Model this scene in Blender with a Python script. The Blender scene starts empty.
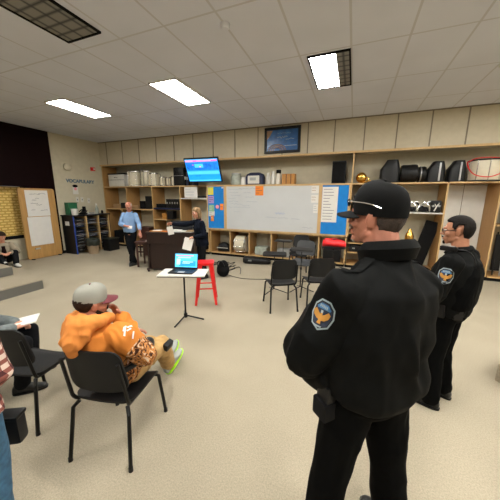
import bpy, bmesh, math, random
from mathutils import Vector, Matrix, noise, Quaternion
from mathutils.bvhtree import BVHTree
random.seed(7)
V = Vector
PI = math.pi
scene = bpy.context.scene
COL = scene.collection
Z = V((0, 0, 1))

# ---------------------------------------------------------------- materials
def mat(name, col, rough=.6, metal=0., var=0., vscale=8., bump=0., bscale=60., spec=.5, emit=0., alpha=1., detail=4.):
    m = bpy.data.materials.new(name); m.use_nodes = True
    nt = m.node_tree; N = nt.nodes; L = nt.links
    b = N['Principled BSDF']
    b.inputs['Base Color'].default_value = (*col, 1)
    b.inputs['Roughness'].default_value = rough
    b.inputs['Metallic'].default_value = metal
    b.inputs['Specular IOR Level'].default_value = spec
    tc = N.new('ShaderNodeTexCoord')
    n = N.new('ShaderNodeTexNoise'); n.inputs['Scale'].default_value = vscale; n.inputs['Detail'].default_value = detail
    L.new(tc.outputs['Object'], n.inputs['Vector'])
    mr = N.new('ShaderNodeMapRange'); mr.inputs[1].default_value = .3; mr.inputs[2].default_value = .7
    mr.inputs[3].default_value = 1 - var; mr.inputs[4].default_value = 1 + var
    L.new(n.outputs['Fac'], mr.inputs[0])
    mx = N.new('ShaderNodeVectorMath'); mx.operation = 'SCALE'; mx.inputs[0].default_value = col
    L.new(mr.outputs[0], mx.inputs['Scale']); L.new(mx.outputs[0], b.inputs['Base Color'])
    if bump:
        n2 = N.new('ShaderNodeTexNoise'); n2.inputs['Scale'].default_value = bscale
        L.new(tc.outputs['Object'], n2.inputs['Vector'])
        bp = N.new('ShaderNodeBump'); bp.inputs['Strength'].default_value = bump; bp.inputs['Distance'].default_value = .01
        L.new(n2.outputs['Fac'], bp.inputs['Height']); L.new(bp.outputs[0], b.inputs['Normal'])
    if emit:
        b.inputs['Emission Strength'].default_value = emit
        L.new(mx.outputs[0], b.inputs['Emission Color'])
    m['col'] = col
    return m

def wood(name, col, dark=.75, scale=3., rough=.5, axis=(12, 12, .8)):
    m = mat(name, col, rough)
    nt = m.node_tree; N = nt.nodes; L = nt.links; b = N['Principled BSDF']
    tc = N.new('ShaderNodeTexCoord'); mp = N.new('ShaderNodeMapping'); mp.inputs['Scale'].default_value = axis
    n = N.new('ShaderNodeTexNoise'); n.inputs['Scale'].default_value = scale; n.inputs['Detail'].default_value = 5; n.inputs['Distortion'].default_value = 1.2
    L.new(tc.outputs['Object'], mp.inputs[0]); L.new(mp.outputs[0], n.inputs['Vector'])
    cr = N.new('ShaderNodeValToRGB'); cr.color_ramp.elements[0].position = .3; cr.color_ramp.elements[1].position = .7
    cr.color_ramp.elements[0].color = (*[c * dark for c in col], 1); cr.color_ramp.elements[1].color = (*col, 1)
    L.new(n.outputs['Fac'], cr.inputs[0]); L.new(cr.outputs[0], b.inputs['Base Color'])
    return m

# carpet: beige grey with fine salt-and-pepper speckle and slow patches
def carpet(name, c0, c1):
    m = mat(name, c0, .95, spec=.1)
    nt = m.node_tree; N = nt.nodes; L = nt.links; b = N['Principled BSDF']
    tc = N.new('ShaderNodeTexCoord')
    n = N.new('ShaderNodeTexNoise'); n.inputs['Scale'].default_value = 90; n.inputs['Detail'].default_value = 4; n.inputs['Roughness'].default_value = .85
    n2 = N.new('ShaderNodeTexNoise'); n2.inputs['Scale'].default_value = 1.3; n2.inputs['Detail'].default_value = 3
    for q in (n, n2): L.new(tc.outputs['Object'], q.inputs['Vector'])
    cr = N.new('ShaderNodeValToRGB'); cr.color_ramp.elements[0].position = .32; cr.color_ramp.elements[1].position = .68
    cr.color_ramp.elements[0].color = (*c0, 1); cr.color_ramp.elements[1].color = (*c1, 1)
    L.new(n.outputs['Fac'], cr.inputs[0])
    mr = N.new('ShaderNodeMapRange'); mr.inputs[1].default_value = .3; mr.inputs[2].default_value = .7; mr.inputs[3].default_value = .93; mr.inputs[4].default_value = 1.06
    L.new(n2.outputs['Fac'], mr.inputs[0])
    mx = N.new('ShaderNodeVectorMath'); mx.operation = 'SCALE'
    L.new(cr.outputs[0], mx.inputs[0]); L.new(mr.outputs[0], mx.inputs['Scale']); L.new(mx.outputs[0], b.inputs['Base Color'])
    bp = N.new('ShaderNodeBump'); bp.inputs['Strength'].default_value = .5; bp.inputs['Distance'].default_value = .01
    L.new(n.outputs['Fac'], bp.inputs['Height']); L.new(bp.outputs[0], b.inputs['Normal'])
    return m

def ceiling_mat():
    m = mat('ceiling_tile', (.42, .385, .34), .9, spec=.1)
    nt = m.node_tree; N = nt.nodes; L = nt.links; b = N['Principled BSDF']
    tc = N.new('ShaderNodeTexCoord'); sp = N.new('ShaderNodeSeparateXYZ'); L.new(tc.outputs['Object'], sp.inputs[0])
    outs = []
    for ax, step, off in ((0, .715, .195), (1, 1.27, -.47)):
        a = N.new('ShaderNodeMath'); a.operation = 'ADD'; a.inputs[1].default_value = off + 100 * step
        L.new(sp.outputs[ax], a.inputs[0])
        md = N.new('ShaderNodeMath'); md.operation = 'PINGPONG'; md.inputs[1].default_value = step / 2
        L.new(a.outputs[0], md.inputs[0])
        lt = N.new('ShaderNodeMath'); lt.operation = 'LESS_THAN'; lt.inputs[1].default_value = .014
        L.new(md.outputs[0], lt.inputs[0]); outs.append(lt)
    mxm = N.new('ShaderNodeMath'); mxm.operation = 'MAXIMUM'
    L.new(outs[0].outputs[0], mxm.inputs[0]); L.new(outs[1].outputs[0], mxm.inputs[1])
    n = N.new('ShaderNodeTexNoise'); n.inputs['Scale'].default_value = 1.2; L.new(tc.outputs['Object'], n.inputs['Vector'])
    cr = N.new('ShaderNodeValToRGB'); cr.color_ramp.elements[0].color = (.58, .60, .66, 1); cr.color_ramp.elements[1].color = (.69, .71, .78, 1)
    L.new(n.outputs['Fac'], cr.inputs[0])
    mix = N.new('ShaderNodeMix'); mix.data_type = 'RGBA'; mix.inputs[7].default_value = (.52, .52, .54, 1)
    L.new(mxm.outputs[0], mix.inputs[0]); L.new(cr.outputs[0], mix.inputs[6]); L.new(mix.outputs[2], b.inputs['Base Color'])
    return m

def fixture_mat(name, col, emit):
    """Prismatic lens of a ceiling light: faint lattice of louvres over the glow."""
    m = mat(name, col, .4)
    nt = m.node_tree; N = nt.nodes; L = nt.links; b = N['Principled BSDF']
    tc = N.new('ShaderNodeTexCoord'); sp = N.new('ShaderNodeSeparateXYZ'); L.new(tc.outputs['Object'], sp.inputs[0])
    outs = []
    for ax, step in ((0, .2), (1, .155)):
        md = N.new('ShaderNodeMath'); md.operation = 'PINGPONG'; md.inputs[1].default_value = step / 2
        L.new(sp.outputs[ax], md.inputs[0])
        mr = N.new('ShaderNodeMapRange'); mr.inputs[1].default_value = .0; mr.inputs[2].default_value = .03; mr.inputs[3].default_value = .03; mr.inputs[4].default_value = 1.
        L.new(md.outputs[0], mr.inputs[0]); outs.append(mr)
    mu = N.new('ShaderNodeMath'); mu.operation = 'MULTIPLY'
    L.new(outs[0].outputs[0], mu.inputs[0]); L.new(outs[1].outputs[0], mu.inputs[1])
    v = N.new('ShaderNodeVectorMath'); v.operation = 'SCALE'; v.inputs[0].default_value = col
    L.new(mu.outputs[0], v.inputs['Scale']); L.new(v.outputs[0], b.inputs['Base Color'])
    if emit:
        L.new(v.outputs[0], b.inputs['Emission Color']); b.inputs['Emission Strength'].default_value = emit
    return m

def plaid_mat():
    m = mat('plaid_flannel', (.5, .42, .36), .9, spec=.1)
    nt = m.node_tree; N = nt.nodes; L = nt.links; b = N['Principled BSDF']
    tc = N.new('ShaderNodeTexCoord'); sp = N.new('ShaderNodeSeparateXYZ')
    mp = N.new('ShaderNodeMapping'); mp.inputs['Rotation'].default_value = (0, .15, .6)
    L.new(tc.outputs['Object'], mp.inputs[0]); L.new(mp.outputs[0], sp.inputs[0])
    f = []
    for ax in (0, 2):
        md = N.new('ShaderNodeMath'); md.operation = 'PINGPONG'; md.inputs[1].default_value = .026
        L.new(sp.outputs[ax], md.inputs[0])
        lt = N.new('ShaderNodeMath'); lt.operation = 'LESS_THAN'; lt.inputs[1].default_value = .012
        L.new(md.outputs[0], lt.inputs[0]); f.append(lt)
    ad = N.new('ShaderNodeMath'); ad.operation = 'ADD'; L.new(f[0].outputs[0], ad.inputs[0]); L.new(f[1].outputs[0], ad.inputs[1])
    hv = N.new('ShaderNodeMath'); hv.operation = 'MULTIPLY'; hv.inputs[1].default_value = .5; L.new(ad.outputs[0], hv.inputs[0])
    cr = N.new('ShaderNodeValToRGB'); cr.color_ramp.interpolation = 'CONSTANT'
    e = cr.color_ramp.elements; e[0].color = (.55, .43, .36, 1); e[1].position = .9; e[1].color = (.06, .02, .02, 1)
    k = e.new(.4); k.color = (.2, .07, .055, 1)
    L.new(hv.outputs[0], cr.inputs[0]); L.new(cr.outputs[0], b.inputs['Base Color'])
    return m

def camo_mat(name, mask_axis_dir, mask_at, base, width=.02):
    """Solid colour on one side of a seam plane and dead-grass camouflage on the other."""
    m = mat(name, base, .9, spec=.1)
    nt = m.node_tree; N = nt.nodes; L = nt.links; b = N['Principled BSDF']
    tc = N.new('ShaderNodeTexCoord')
    n = N.new('ShaderNodeTexNoise'); n.inputs['Scale'].default_value = 17; n.inputs['Detail'].default_value = 3; n.inputs['Distortion'].default_value = 2.5
    L.new(tc.outputs['Object'], n.inputs['Vector'])
    cr = N.new('ShaderNodeValToRGB'); cr.color_ramp.interpolation = 'CONSTANT'
    e = cr.color_ramp.elements; e[0].color = (.05, .02, .012, 1); e[1].position = .6; e[1].color = (.62, .5, .38, 1)
    k = e.new(.44); k.color = (.26, .11, .045, 1); k = e.new(.5); k.color = (.5, .21, .06, 1)
    L.new(n.outputs['Fac'], cr.inputs[0])
    d = N.new('ShaderNodeVectorMath'); d.operation = 'DOT_PRODUCT'; d.inputs[1].default_value = mask_axis_dir
    L.new(tc.outputs['Object'], d.inputs[0])
    gt = N.new('ShaderNodeMath'); gt.operation = 'GREATER_THAN'; gt.inputs[1].default_value = mask_at
    L.new(d.outputs['Value'], gt.inputs[0])
    mix = N.new('ShaderNodeMix'); mix.data_type = 'RGBA'; mix.inputs[6].default_value = (*base, 1)
    L.new(gt.outputs[0], mix.inputs[0]); L.new(cr.outputs[0], mix.inputs[7]); L.new(mix.outputs[2], b.inputs['Base Color'])
    return m

def brick_mat(name, c1, c2, mortar, sx, sy, vec='YZ'):
    m = mat(name, c1, .8)
    nt = m.node_tree; N = nt.nodes; L = nt.links; b = N['Principled BSDF']
    tc = N.new('ShaderNodeTexCoord'); sp = N.new('ShaderNodeSeparateXYZ'); cb = N.new('ShaderNodeCombineXYZ')
    L.new(tc.outputs['Object'], sp.inputs[0]); L.new(sp.outputs[1], cb.inputs[0]); L.new(sp.outputs[2], cb.inputs[1])
    br = N.new('ShaderNodeTexBrick'); br.inputs['Color1'].default_value = (*c1, 1); br.inputs['Color2'].default_value = (*c2, 1)
    br.inputs['Mortar'].default_value = (*mortar, 1); br.inputs['Scale'].default_value = 1
    br.inputs['Brick Width'].default_value = sx; br.inputs['Row Height'].default_value = sy; br.inputs['Mortar Size'].default_value = .02
    L.new(cb.outputs[0], br.inputs[0]); L.new(br.outputs[0], b.inputs['Base Color'])
    return m

M = {}
M['carpet'] = carpet('carpet', (.26, .22, .16), (.43, .375, .28))
M['riser'] = carpet('riser_carpet', (.25, .21, .15), (.41, .355, .265))
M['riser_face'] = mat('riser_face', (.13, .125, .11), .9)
M['ceiling'] = ceiling_mat()
M['cream'] = mat('cream_wall', (.55, .50, .37), .7, var=.04)
M['soffit'] = mat('soffit_paint', (.50, .44, .32), .6, var=.04)
M['seam'] = mat('seam', (.2, .17, .125), .8)
M['maroon'] = mat('maroon_panel', (.0065, .0015, .0015), .7, var=.1, spec=.08)
M['oak'] = wood('oak_plywood', (.43, .235, .08), .8)
M['oakedge'] = wood('oak_edge', (.58, .38, .17), .85)
M['plyboard'] = wood('birch_board', (.50, .28, .09), .72, 2.)
M['yellow'] = brick_mat('yellow_acoustic', (.78, .58, .2), (.72, .52, .17), (.5, .32, .07), .16, .08)
M['black'] = mat('black_plastic', (.006, .006, .0065), .45, var=.1, spec=.3)
M['blacksoft'] = mat('black_soft', (.005, .005, .0055), .85, var=.2, spec=.15)
M['chairplastic'] = mat('chair_plastic', (.010, .010, .0105), .5, bump=.15, bscale=300, spec=.25)
M['steel'] = mat('black_steel', (.006, .006, .006), .4, .2, spec=.3)
M['chrome'] = mat('chrome', (.75, .75, .75), .18, 1.)
M['silver'] = mat('silver', (.4, .4, .4), .35, .8)
M['white'] = mat('white_paint', (.62, .6, .55), .5, var=.04)
M['paper'] = mat('paper', (.68, .66, .62), .9, var=.03)
M['ink'] = mat('ink', (.06, .07, .1), .8)
M['faint'] = mat('faint_marker', (.33, .36, .42), .8)
M['bluemark'] = mat('blue_marker', (.15, .28, .6), .8)
M['wb'] = mat('whiteboard', (.52, .53, .53), .45, var=.03, vscale=2)
M['blueboard'] = mat('blue_felt', (.002, .19, .57), .8, var=.06)
M['yel'] = mat('yellow_card', (.75, .66, .04), .8)
M['pur'] = mat('purple_card', (.35, .26, .55), .8)
M['grn'] = mat('green_card', (.28, .5, .3), .8)
M['orange'] = mat('orange_card', (.8, .22, .02), .8)
M['pink'] = mat('pink_card', (.8, .3, .35), .8)
M['red'] = mat('red_enamel', (.72, .012, .012), .28, var=.05)
M['redbag'] = mat('red_bag', (.75, .015, .02), .5, var=.15, bump=.6, bscale=25)
M['gold'] = mat('brass', (.75, .45, .1), .22, 1., var=.15)
M['drumshell'] = mat('drum_shell', (.62, .56, .42), .4, var=.05)
M['drumhead'] = mat('drum_head', (.7, .66, .57), .5)
M['graycase'] = mat('grey_case', (.33, .34, .33), .5, var=.1)
M['plasticclear'] = mat('frosted_jar', (.34, .37, .32), .25, var=.2)
M['orangewood'] = wood('orange_wood', (.55, .25, .05), .7)
M['mahog'] = wood('mahogany', (.022, .008, .007), .6, 3., .35)
M['bench'] = wood('bench_wood', (.07, .025, .018), .6)
M['navy'] = mat('navy', (.01, .015, .05), .5)
M['bin'] = mat('beige_bin', (.33, .24, .15), .6)
M['binbag'] = mat('bin_liner', (.015, .02, .015), .35, bump=.5, bscale=30)
M['blue'] = mat('blue_strip', (.02, .06, .3), .5)
M['green'] = mat('green_plastic', (.02, .14, .06), .5)
M['cardboard'] = mat('cardboard', (.32, .19, .09), .85, var=.1)
M['screenblue'] = mat('screen_blue', (.01, .30, .95), .4, emit=.36)
M['screencyan'] = mat('screen_cyan', (.08, .55, 1.0), .4, emit=.33)
M['screendeep'] = mat('screen_deep', (.01, .17, .75), .4, var=.4, vscale=9, emit=.34)
M['screenpink'] = mat('screen_pink', (.9, .14, .5), .4, emit=.33)
M['screenpale'] = mat('screen_pale', (.45, .72, 1.), .4, emit=.3)
M['screenwhite'] = mat('screen_white', (.8, .88, 1.), .4, emit=.3)
M['artblue'] = mat('art_blue', (.015, .1, .3), .3, var=.35, vscale=7)
M['artbrown'] = mat('art_brown', (.3, .17, .08), .4, var=.3, vscale=20)
M['artwhite'] = mat('art_white', (.4, .45, .5), .4)
M['voc'] = mat('blue_grey_letters', (.10, .17, .24), .7)
M['uniform'] = mat('uniform_cloth', (.0026, .0028, .0026), .75, var=.3, vscale=30, spec=.10, bump=.15, bscale=500)
M['uniform2'] = mat('trouser_cloth', (.0018, .0019, .0019), .85, var=.25, vscale=25, spec=.06)
M['capcloth'] = mat('cap_cloth', (.003, .003, .003), .8, var=.2, spec=.12)
M['skin'] = mat('skin', (.50, .23, .145), .5, var=.12, vscale=25, bump=.1, bscale=90)
M['skinred'] = mat('skin_ruddy', (.40, .155, .095), .6, var=.15, vscale=22, bump=.1, bscale=90)
M['skintan'] = mat('skin_tan', (.36, .155, .085), .5, var=.12, vscale=25)
M['lip'] = mat('lip', (.35, .1, .08), .5)
M['hairdark'] = mat('hair_dark', (.006, .004, .003), .7, var=.4, vscale=60, bump=.5, bscale=120, spec=.15)
M['hairbrown'] = mat('hair_brown', (.022, .011, .006), .7, var=.4, vscale=60, bump=.5, bscale=120, spec=.15)
M['hairgrey'] = mat('hair_grey_brown', (.04, .026, .018), .8, var=.4, vscale=60, bump=.4, bscale=150)
M['hairblond'] = mat('hair_blonde', (.22, .135, .06), .65, var=.35, vscale=40, bump=.5, bscale=90)
M['beardgrey'] = mat('grey_whiskers', (.4, .37, .33), .8, var=.2)
M['eyewhite'] = mat('eye_white', (.7, .68, .65), .3)
M['iris'] = mat('iris', (.03, .02, .015), .3)
M['shirtblue'] = mat('blue_shirt', (.19, .31, .52), .9, var=.08, vscale=10)
M['trouserdark'] = mat('dark_trousers', (.006, .0065, .008), .85, var=.2, spec=.1)
M['sweater'] = mat('dark_sweater', (.004, .006, .012), .85, var=.25, spec=.1, bump=.3, bscale=200)
M['orangehood'] = camo_mat('orange_hoodie', (.85, .1, -.62), -.345, (.56, .19, .035))
M['orangehood2'] = mat('orange_hood', (.58, .20, .035), .9, var=.1, bump=.15, bscale=200)
M['tan'] = mat('tan_trousers', (.42, .255, .095), .9, var=.22, vscale=14)
M['capgrey'] = mat('grey_cap', (.24, .235, .2), .85, var=.06)
M['capmaroon'] = mat('maroon_brim', (.12, .012, .02), .7)
M['lime'] = mat('lime_green', (.45, .85, .02), .5)
M['shoegrey'] = mat('shoe_grey', (.3, .32, .3), .7)
M['shoeblack'] = mat('shoe_black', (.012, .012, .012), .35, var=.1)
M['plaid'] = plaid_mat()
M['jeans'] = mat('jeans', (.03, .09, .16), .9, var=.3, vscale=30)
M['greyknit'] = mat('grey_knit', (.13, .15, .15), .9, var=.2, vscale=30)
M['patchblue'] = mat('patch_blue', (.012, .02, .045), .7)
M['patchlight'] = mat('patch_light_blue', (.05, .16, .32), .7)
M['patchgold'] = mat('patch_gold', (.42, .19, .025), .7)
M['patchwhite'] = mat('patch_white', (.27, .32, .34), .7)
M['khaki'] = mat('khaki_vest', (.24, .2, .14), .9)

# ---------------------------------------------------------------- mesh builder
def frame(z, x=None):
    z = V(z).normalized()
    if x is None or abs(V(x).normalized().dot(z)) > .97:
        x = V((1, 0, 0)) if abs(z.x) < .9 else V((0, 1, 0))
    y = z.cross(V(x)).normalized(); x = y.cross(z).normalized()
    return Matrix((x, y, z)).transposed()

class B:
    def __init__(s): s.bm = bmesh.new(); s.mi = 0; s.mats = []
    def m(s, mt):
        if mt not in s.mats: s.mats.append(mt)
        s.mi = s.mats.index(mt); return s
    def _f(s, vs):
        try:
            f = s.bm.faces.new(vs); f.material_index = s.mi; return f
        except ValueError: return None
    def box(s, c, size, R=None, bev=0., rz=0.):
        c = V(c); h = V(size) / 2
        if R is None: R = Matrix.Rotation(rz, 3, 'Z')
        if bev and min(size) > bev * 2.05:
            b = bmesh.new(); bmesh.ops.create_cube(b, size=1)
            for v in b.verts: v.co = V((v.co.x * size[0], v.co.y * size[1], v.co.z * size[2]))
            bmesh.ops.bevel(b, geom=b.edges[:], offset=bev, segments=2, affect='EDGES', profile=.6)
            mp = {v: s.bm.verts.new(c + R @ v.co) for v in b.verts}
            for f in b.faces: s._f([mp[v] for v in f.verts])
            b.free(); return s
        vs = [s.bm.verts.new(c + R @ V((x * h.x, y * h.y, z * h.z))) for x in (-1, 1) for y in (-1, 1) for z in (-1, 1)]
        for q in ((0, 1, 3, 2), (4, 6, 7, 5), (0, 4, 5, 1), (2, 3, 7, 6), (0, 2, 6, 4), (1, 5, 7, 3)): s._f([vs[i] for i in q])
        return s
    def rings(s, rings, cap=True, closed=False):
        R = [[s.bm.verts.new(p) for p in r] for r in rings]
        n = len(R[0])
        prs = list(zip(R, R[1:])) + ([(R[-1], R[0])] if closed else [])
        for a, b in prs:
            for i in range(n): s._f((a[i], a[(i + 1) % n], b[(i + 1) % n], b[i]))
        if cap and not closed: s._f(R[0][::-1]); s._f(R[-1])
        return s
    def tube(s, pts, r, n=8, smooth=0, flat=1., caps=True, xref=None):
        pts = [V(p) for p in pts]
        if smooth: pts = catmull(pts, smooth)
        rr = r if isinstance(r, (list, tuple)) else None
        out = []; x = V(xref) if xref else None
        for i, p in enumerate(pts):
            t = (pts[min(i + 1, len(pts) - 1)] - pts[max(i - 1, 0)])
            F = frame(t, x); x = F.col[0].copy()
            q = (rr[0] + (rr[-1] - rr[0]) * i / (len(pts) - 1)) if rr else r
            out.append([p + F @ V((q * math.cos(a), q * flat * math.sin(a), 0)) for a in [2 * PI * k / n for k in range(n)]])
        return s.rings(out, caps)
    def lathe(s, c, prof, n=24, axis=Z, xr=None, sy=1., cap=True):
        F = frame(axis, xr); c = V(c)
        out = [[c + F @ V((max(r, 1e-4) * math.cos(a), sy * max(r, 1e-4) * math.sin(a), h)) for a in [2 * PI * k / n for k in range(n)]] for r, h in prof]
        return s.rings(out, cap, not cap)
    def cyl(s, p0, p1, r, n=16, r2=None):
        return s.tube([p0, p1], [r, r2 if r2 is not None else r], n)
    def ell(s, c, r, R=None, nu=16, nv=10, pw=1.):
        c = V(c); R = R or Matrix.Identity(3)
        out = []
        for j in range(nv + 1):
            th = PI * j / nv; th = min(max(th, .02), PI - .02)
            out.append([c + R @ V((r[0] * math.sin(th) * math.cos(a), r[1] * math.sin(th) * math.sin(a), r[2] * -math.cos(th))) for a in [2 * PI * k / nu for k in range(nu)]])
        return s.rings(out, True)
    def caps(s, p0, p1, r0, r1, n=14, flat=1., xref=None):
        p0, p1 = V(p0), V(p1); d = p1 - p0; L = d.length
        if L < 1e-5: return s.ell(p0, (r0,) * 3)
        F = frame(d, xref); out = []
        for k in range(5):
            a = PI / 2 * (1 - k / 4.); a = min(a, 1.5)
            out.append((-r0 * math.sin(a), r0 * math.cos(a)))
        for k in range(5):
            a = PI / 2 * k / 4.; a = min(a, 1.5)
            out.append((L + r1 * math.sin(a), r1 * math.cos(a)))
        return s.rings([[p0 + F @ V((r * math.cos(t), flat * r * math.sin(t), h)) for t in [2 * PI * k / n for k in range(n)]] for h, r in out], True)
    def chain(s, pts, rs, flat=1., xref=None):
        for i in range(len(pts) - 1): s.caps(pts[i], pts[i + 1], rs[i], rs[i + 1], flat=flat, xref=xref)
        return s
    def loft(s, secs, n=24, pw=2.3):
        """secs: (centre, x-vector incl. radius, y-vector incl. radius)"""
        out = []
        for c, vx, vy in secs:
            ring = []
            for k in range(n):
                a = 2 * PI * k / n; ca, sa = math.cos(a), math.sin(a)
                ring.append(V(c) + V(vx) * math.copysign(abs(ca) ** (2 / pw), ca) + V(vy) * math.copysign(abs(sa) ** (2 / pw), sa))
            out.append(ring)
        return s.rings(out, True)
    def poly(s, pts, thick=None):
        pts = [V(p) for p in pts]
        if thick is None: s._f([s.bm.verts.new(p) for p in pts]); return s
        t = V(thick); a = [s.bm.verts.new(p) for p in pts]; b = [s.bm.verts.new(p + t) for p in pts]; n = len(pts)
        s._f(a[::-1]); s._f(b)
        for i in range(n): s._f((a[i], a[(i + 1) % n], b[(i + 1) % n], b[i]))
        return s
    def plate(s, w, h, cr, t, warp, k=6, seg=5, taper=0.):
        """Rounded-rectangle shell: warp(x, y, side) -> point; side 0 / 1 = the two faces."""
        def outline(sc):
            o = []
            W, H = w / 2, h / 2
            for cx, cy, a0 in ((W - cr, H - cr, 0), (-W + cr, H - cr, PI / 2), (-W + cr, -H + cr, PI), (W - cr, -H + cr, 1.5 * PI)):
                for i in range(seg + 1):
                    a = a0 + PI / 2 * i / seg; o.append((cx + cr * math.cos(a), cy + cr * math.sin(a)))
                # fill the straight run
                nx, ny = {0: (-1, 0), PI / 2: (0, -1), PI: (1, 0), 1.5 * PI: (0, 1)}[a0]
                ln = (w if nx else h) - 2 * cr; lx, ly = o[-1]
                for i in range(1, 5): o.append((lx + nx * ln * i / 5, ly + ny * ln * i / 5))
            return [(x * sc * (1 - taper * (y * sc / h + .5)), y * sc) for x, y in o]
        rings = []
        for sd in (0, 1):
            scs = [j / k for j in range(k, 0, -1)]
            if sd: scs = scs[::-1]
            rs = [[warp(x, y, sd) for x, y in outline(sc)] for sc in scs]
            rings.append(rs)
        s.rings(rings[0][::-1] + [], True) if False else None
        allr = rings[0][::-1] + rings[1][::-1]
        return s.rings(allr, True)
    def build(s, name, mats=None, parent=None, smooth=False, ang=None):
        bmesh.ops.remove_doubles(s.bm, verts=s.bm.verts, dist=1e-6)
        bmesh.ops.recalc_face_normals(s.bm, faces=s.bm.faces)
        me = bpy.data.meshes.new(name); s.bm.to_mesh(me); s.bm.free()
        ms = mats if mats is not None else s.mats
        if not isinstance(ms, (list, tuple)): ms = [ms]
        for q in ms: me.materials.append(q)
        if smooth:
            for p in me.polygons: p.use_smooth = True
            me.set_sharp_from_angle(angle=math.radians(ang or 40))
        o = bpy.data.objects.new(name, me); COL.objects.link(o)
        if parent: o.parent = parent
        return o

def catmull(pts, n):
    out = []
    for i in range(len(pts) - 1):
        p0 = pts[max(i - 1, 0)]; p1 = pts[i]; p2 = pts[i + 1]; p3 = pts[min(i + 2, len(pts) - 1)]
        for k in range(n):
            t = k / n
            out.append(.5 * ((2 * p1) + (p2 - p0) * t + (2 * p0 - 5 * p1 + 4 * p2 - p3) * t * t + (3 * p1 - p0 - 3 * p2 + p3) * t ** 3))
    out.append(pts[-1]); return out

def tag(o, label=None, cat=None, group=None, kind=None):
    if label: o['label'] = label
    if cat: o['category'] = cat
    if group: o['group'] = group
    if kind: o['kind'] = kind
    return o
def thing(name, label, cat, loc=(0, 0, 0), rz=0., group=None, sc=1.):
    o = bpy.data.objects.new(name, None); COL.objects.link(o); o.empty_display_size = .1
    o.location = loc; o.rotation_euler = (0, 0, rz); o.scale = (sc,) * 3
    return tag(o, label, cat, group)
def dup(root, loc, rz, label=None, group=None):
    r = root.copy(); COL.objects.link(r); r.location = loc; r.rotation_euler = (0, 0, rz)
    if label: r['label'] = label
    if group: r['group'] = group
    for ch in list(root.children):
        c = ch.copy(); COL.objects.link(c); c.parent = r
        for g in list(ch.children):
            d = g.copy(); COL.objects.link(d); d.parent = c
    return r
def struct(name, b, mt, label=None, parent=None):
    o = b.build(name, mt, parent); o['kind'] = 'structure'
    return o
def text_mesh(name, body, size, mt, mtx, parent=None, extrude=.002, align='LEFT', bold=0.):
    cu = bpy.data.curves.new(name, 'FONT'); cu.body = body; cu.size = size; cu.extrude = extrude; cu.align_x = align; cu.offset = bold
    t = bpy.data.objects.new(name, cu); COL.objects.link(t)
    dg = bpy.context.evaluated_depsgraph_get(); me = bpy.data.meshes.new_from_object(t.evaluated_get(dg))
    bpy.data.objects.remove(t); bpy.data.curves.remove(cu)
    me.transform(mtx); me.materials.clear(); me.materials.append(mt)
    o = bpy.data.objects.new(name, me); COL.objects.link(o)
    if parent: o.parent = parent
    return o
# ---------------------------------------------------------------- the setting
CEIL = 4.02; YF = 7.73; YB = 8.42; XL = -9.4
S = struct
S('floor', B().box((-1.5, 1.5, -.05), (16.4, 15, .1)), M['carpet'])
S('ceiling', B().box((-1.5, 1.5, CEIL + .05), (16.4, 15, .1)), M['ceiling'])
S('wall_left', B().box((XL - .05, 6.9, 2.01), (.1, 3.2, 4.02)), M['cream'])
S('wall_left_lower', B().box((XL - .3, 1.2, .33), (.1, 8.2, .66)), M['cream'])
S('wall_left_acoustic', B().box((XL - .31, 1.2, 1.45), (.08, 8.2, 1.6)), M['yellow'])
S('trim_1', B().box((XL - .27, 1.2, .72), (.06, 8.2, .1)), M['blacksoft'])
S('wall_left_maroon', B().box((XL - .15, 5.47, 2.01), (.34, .86, 4.02)).box((XL - .15, 1.07, 3.14), (.34, 7.94, 1.76)), M['maroon'])
S('wall_left_end', B().box((XL - .2, -3.95, 2.01), (.5, 4.1, 4.02)), M['cream'])
S('wall_back', B().box((-1.5, YB + .05, 2.01), (16.4, .1, 4.02)), M['cream'])
S('wall_right', B().box((6.65, 1.2, 2.01), (.1, 14.4, 4.02)), M['cream'])
S('wall_front', B().box((-1.5, -5.95, 2.01), (16.2, .1, 4.02)), M['cream'])
S('wall_back_upper', B().box(((XL + 6.6) / 2, YF + .06, 3.6), (6.6 - XL, .12, .84)).box(((XL + 6.6) / 2, YF + .33, 3.6), (6.6 - XL, .5, .84)), M['soffit'])
for i, x in enumerate([-9.0, -8.2, -7.4, -6.62, -5.85, -5.08, -4.33, -3.56, -2.8, -2.05, -1.32, -.61, .13, .87, 1.59, 2.3, 3.03, 3.76, 4.5]):
    S('trim_%d' % (i + 2), B().box((x, YF - .004, 3.6), (.028, .012, .83)), M['seam'])
S('trim_30', B().box((-1.4, YF - .01, CEIL - .012), (16, .03, .024)), M['seam'])
S('trim_31', B().box(((XL + 6.6) / 2, YF - .012, 3.165), (6.6 - XL, .06, .05)), M['oakedge'])
S('baseboard_left', B().box((XL + .012, 6.8, .05), (.02, 1.9, .1)), M['blacksoft'])
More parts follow.
